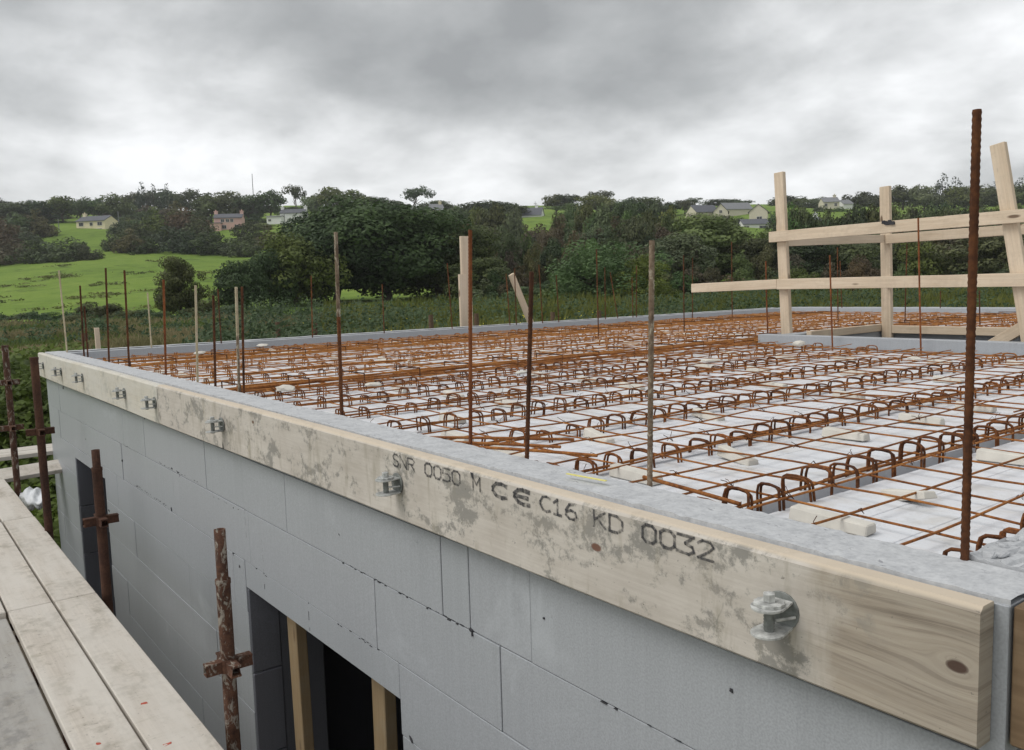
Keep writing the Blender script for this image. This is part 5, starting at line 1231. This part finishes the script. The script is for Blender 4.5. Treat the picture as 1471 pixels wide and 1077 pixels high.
house_at(1018, 318, 264, 16, 36, 7, 2.9, 5.1, 'tan_wall', 'slate', 'left one of the gabled houses with a long slate roof', [(2.4, .8, .8, .9)], (), True)
house_at(1036, 318, 258, -14, 20, 10, 3.0, 5.2, 'tan_wall', 'slate', 'tan gable house in the middle of the gabled group', [(0, 2.5, .7, .8), (-1.0, .6, .8, .9), (1.0, .6, .8, .9)], (), False)
house_at(1062, 315, 285, 10, 40, 7, 3.4, 5.6, 'tan_wall', 'slate_light', 'long grey roofed house behind the gabled group', [], ())
house_at(1089, 318, 254, -18, 25, 10, 2.9, 5.0, 'tan_wall', 'slate', 'right one of the gabled houses, with a broad blank gable', [(.3, .5, 1.4, .9)], (), False)
house_at(1086, 332, 232, 0, 36, 6, 1.9, 3.3, 'white_wall', 'slate', 'low white bungalow in front of the gabled houses', [(-2.6, .5, 1.2, .9), (1.8, .5, 1.8, .9)], ())
house_at(1172, 334, 225, 10, 26, 7, 2.2, 4.2, 'white_wall', 'slate', 'dark roofed house with white chimney right of the first post', [], (.6,))
house_at(1192, 300, 320, -5, 22, 7, 2.6, 4.4, 'tan_wall', 'slate_light', 'pale tan house high on the ridge between the posts', [(-2, 1, .9, 1), (1.5, 1, .9, 1)], (.7,))
house_at(1216, 302, 325, 10, 15, 6, 2.4, 4.0, 'white_wall', 'slate_light', 'pale house right beside the tan ridge house', [], ())
# masts and poles
for px, yt, yb, v, r, lab in ((379, 249, 283, 350, .16, 'tall thin radio mast on the ridge left of the white cottage'), (187, 303, 330, 262, .13, 'pale telegraph pole just right of the cream house'), (102, 313, 333, 262, .11, 'telegraph pole left of the cream house'), (775, 289, 306, 335, .10, 'thin telegraph pole in the green skyline gap'), (421, 300, 320, 280, .13, 'telegraph pole in front of the white cottage')):
    x, y, zg = ground_pt(px, v); zt = height_at(px, yt, v)
    m = MB(); m.tube([(0, 0, -1), (0, 0, zt-zg)], r, 8, radii=[r*1.2, r*.8]); m.box((-.9, -.06, (zt-zg)-.9), (.9, .06, (zt-zg)-.75)) if r < .13 else None
    o = m.build('telegraph_pole' if 'mast' not in lab else 'radio_mast', M['slate_light']); o.location = (x, y, zg); tag(o, lab, 'pole' if 'mast' not in lab else 'mast')

# thin damp air over the valley
hb = MB(); hb.box((-5200, -5200, -4.2), (5200, 5200, 95)); 
hm = bpy.data.materials.new('damp_air'); hm.use_nodes = True; hn = hm.node_tree.nodes; hn.clear()
pv = hn.new('ShaderNodeVolumePrincipled'); pv.inputs['Density'].default_value = .00026; pv.inputs['Color'].default_value = (.93, .95, .97, 1); pv.inputs['Anisotropy'].default_value = .2
ho = hn.new('ShaderNodeOutputMaterial'); hm.node_tree.links.new(pv.outputs[0], ho.inputs['Volume'])
o = hb.build('haze', hm); tag(o, 'thin grey haze hanging over the valley', 'haze', kind='stuff')

# labels: repeats told apart by their order from left to right
from collections import defaultdict
_g = defaultdict(list)
for o in list(COL.objects):
    if o.parent is None and o.get('label') and o.get('category') in ('tree', 'bush', 'spacer block'):
        p = np.array(o.location)-CAM; _g[o['label']].append((float(p@Rv/(p@Fv)), o))
_ord = ['leftmost', 'second', 'third', 'fourth', 'fifth', 'sixth', 'seventh', 'eighth', 'ninth', 'tenth', 'eleventh', 'twelfth', 'thirteenth', 'fourteenth']
for lab, l in _g.items():
    if len(l) < 2: continue
    l.sort(key=lambda t: t[0])
    if len(l) > 14: continue
    for i, (_, o) in enumerate(l):
        o['label'] = ('leftmost ' if i == 0 else 'rightmost ' if i == len(l)-1 else _ord[i]+' from left, ') + lab
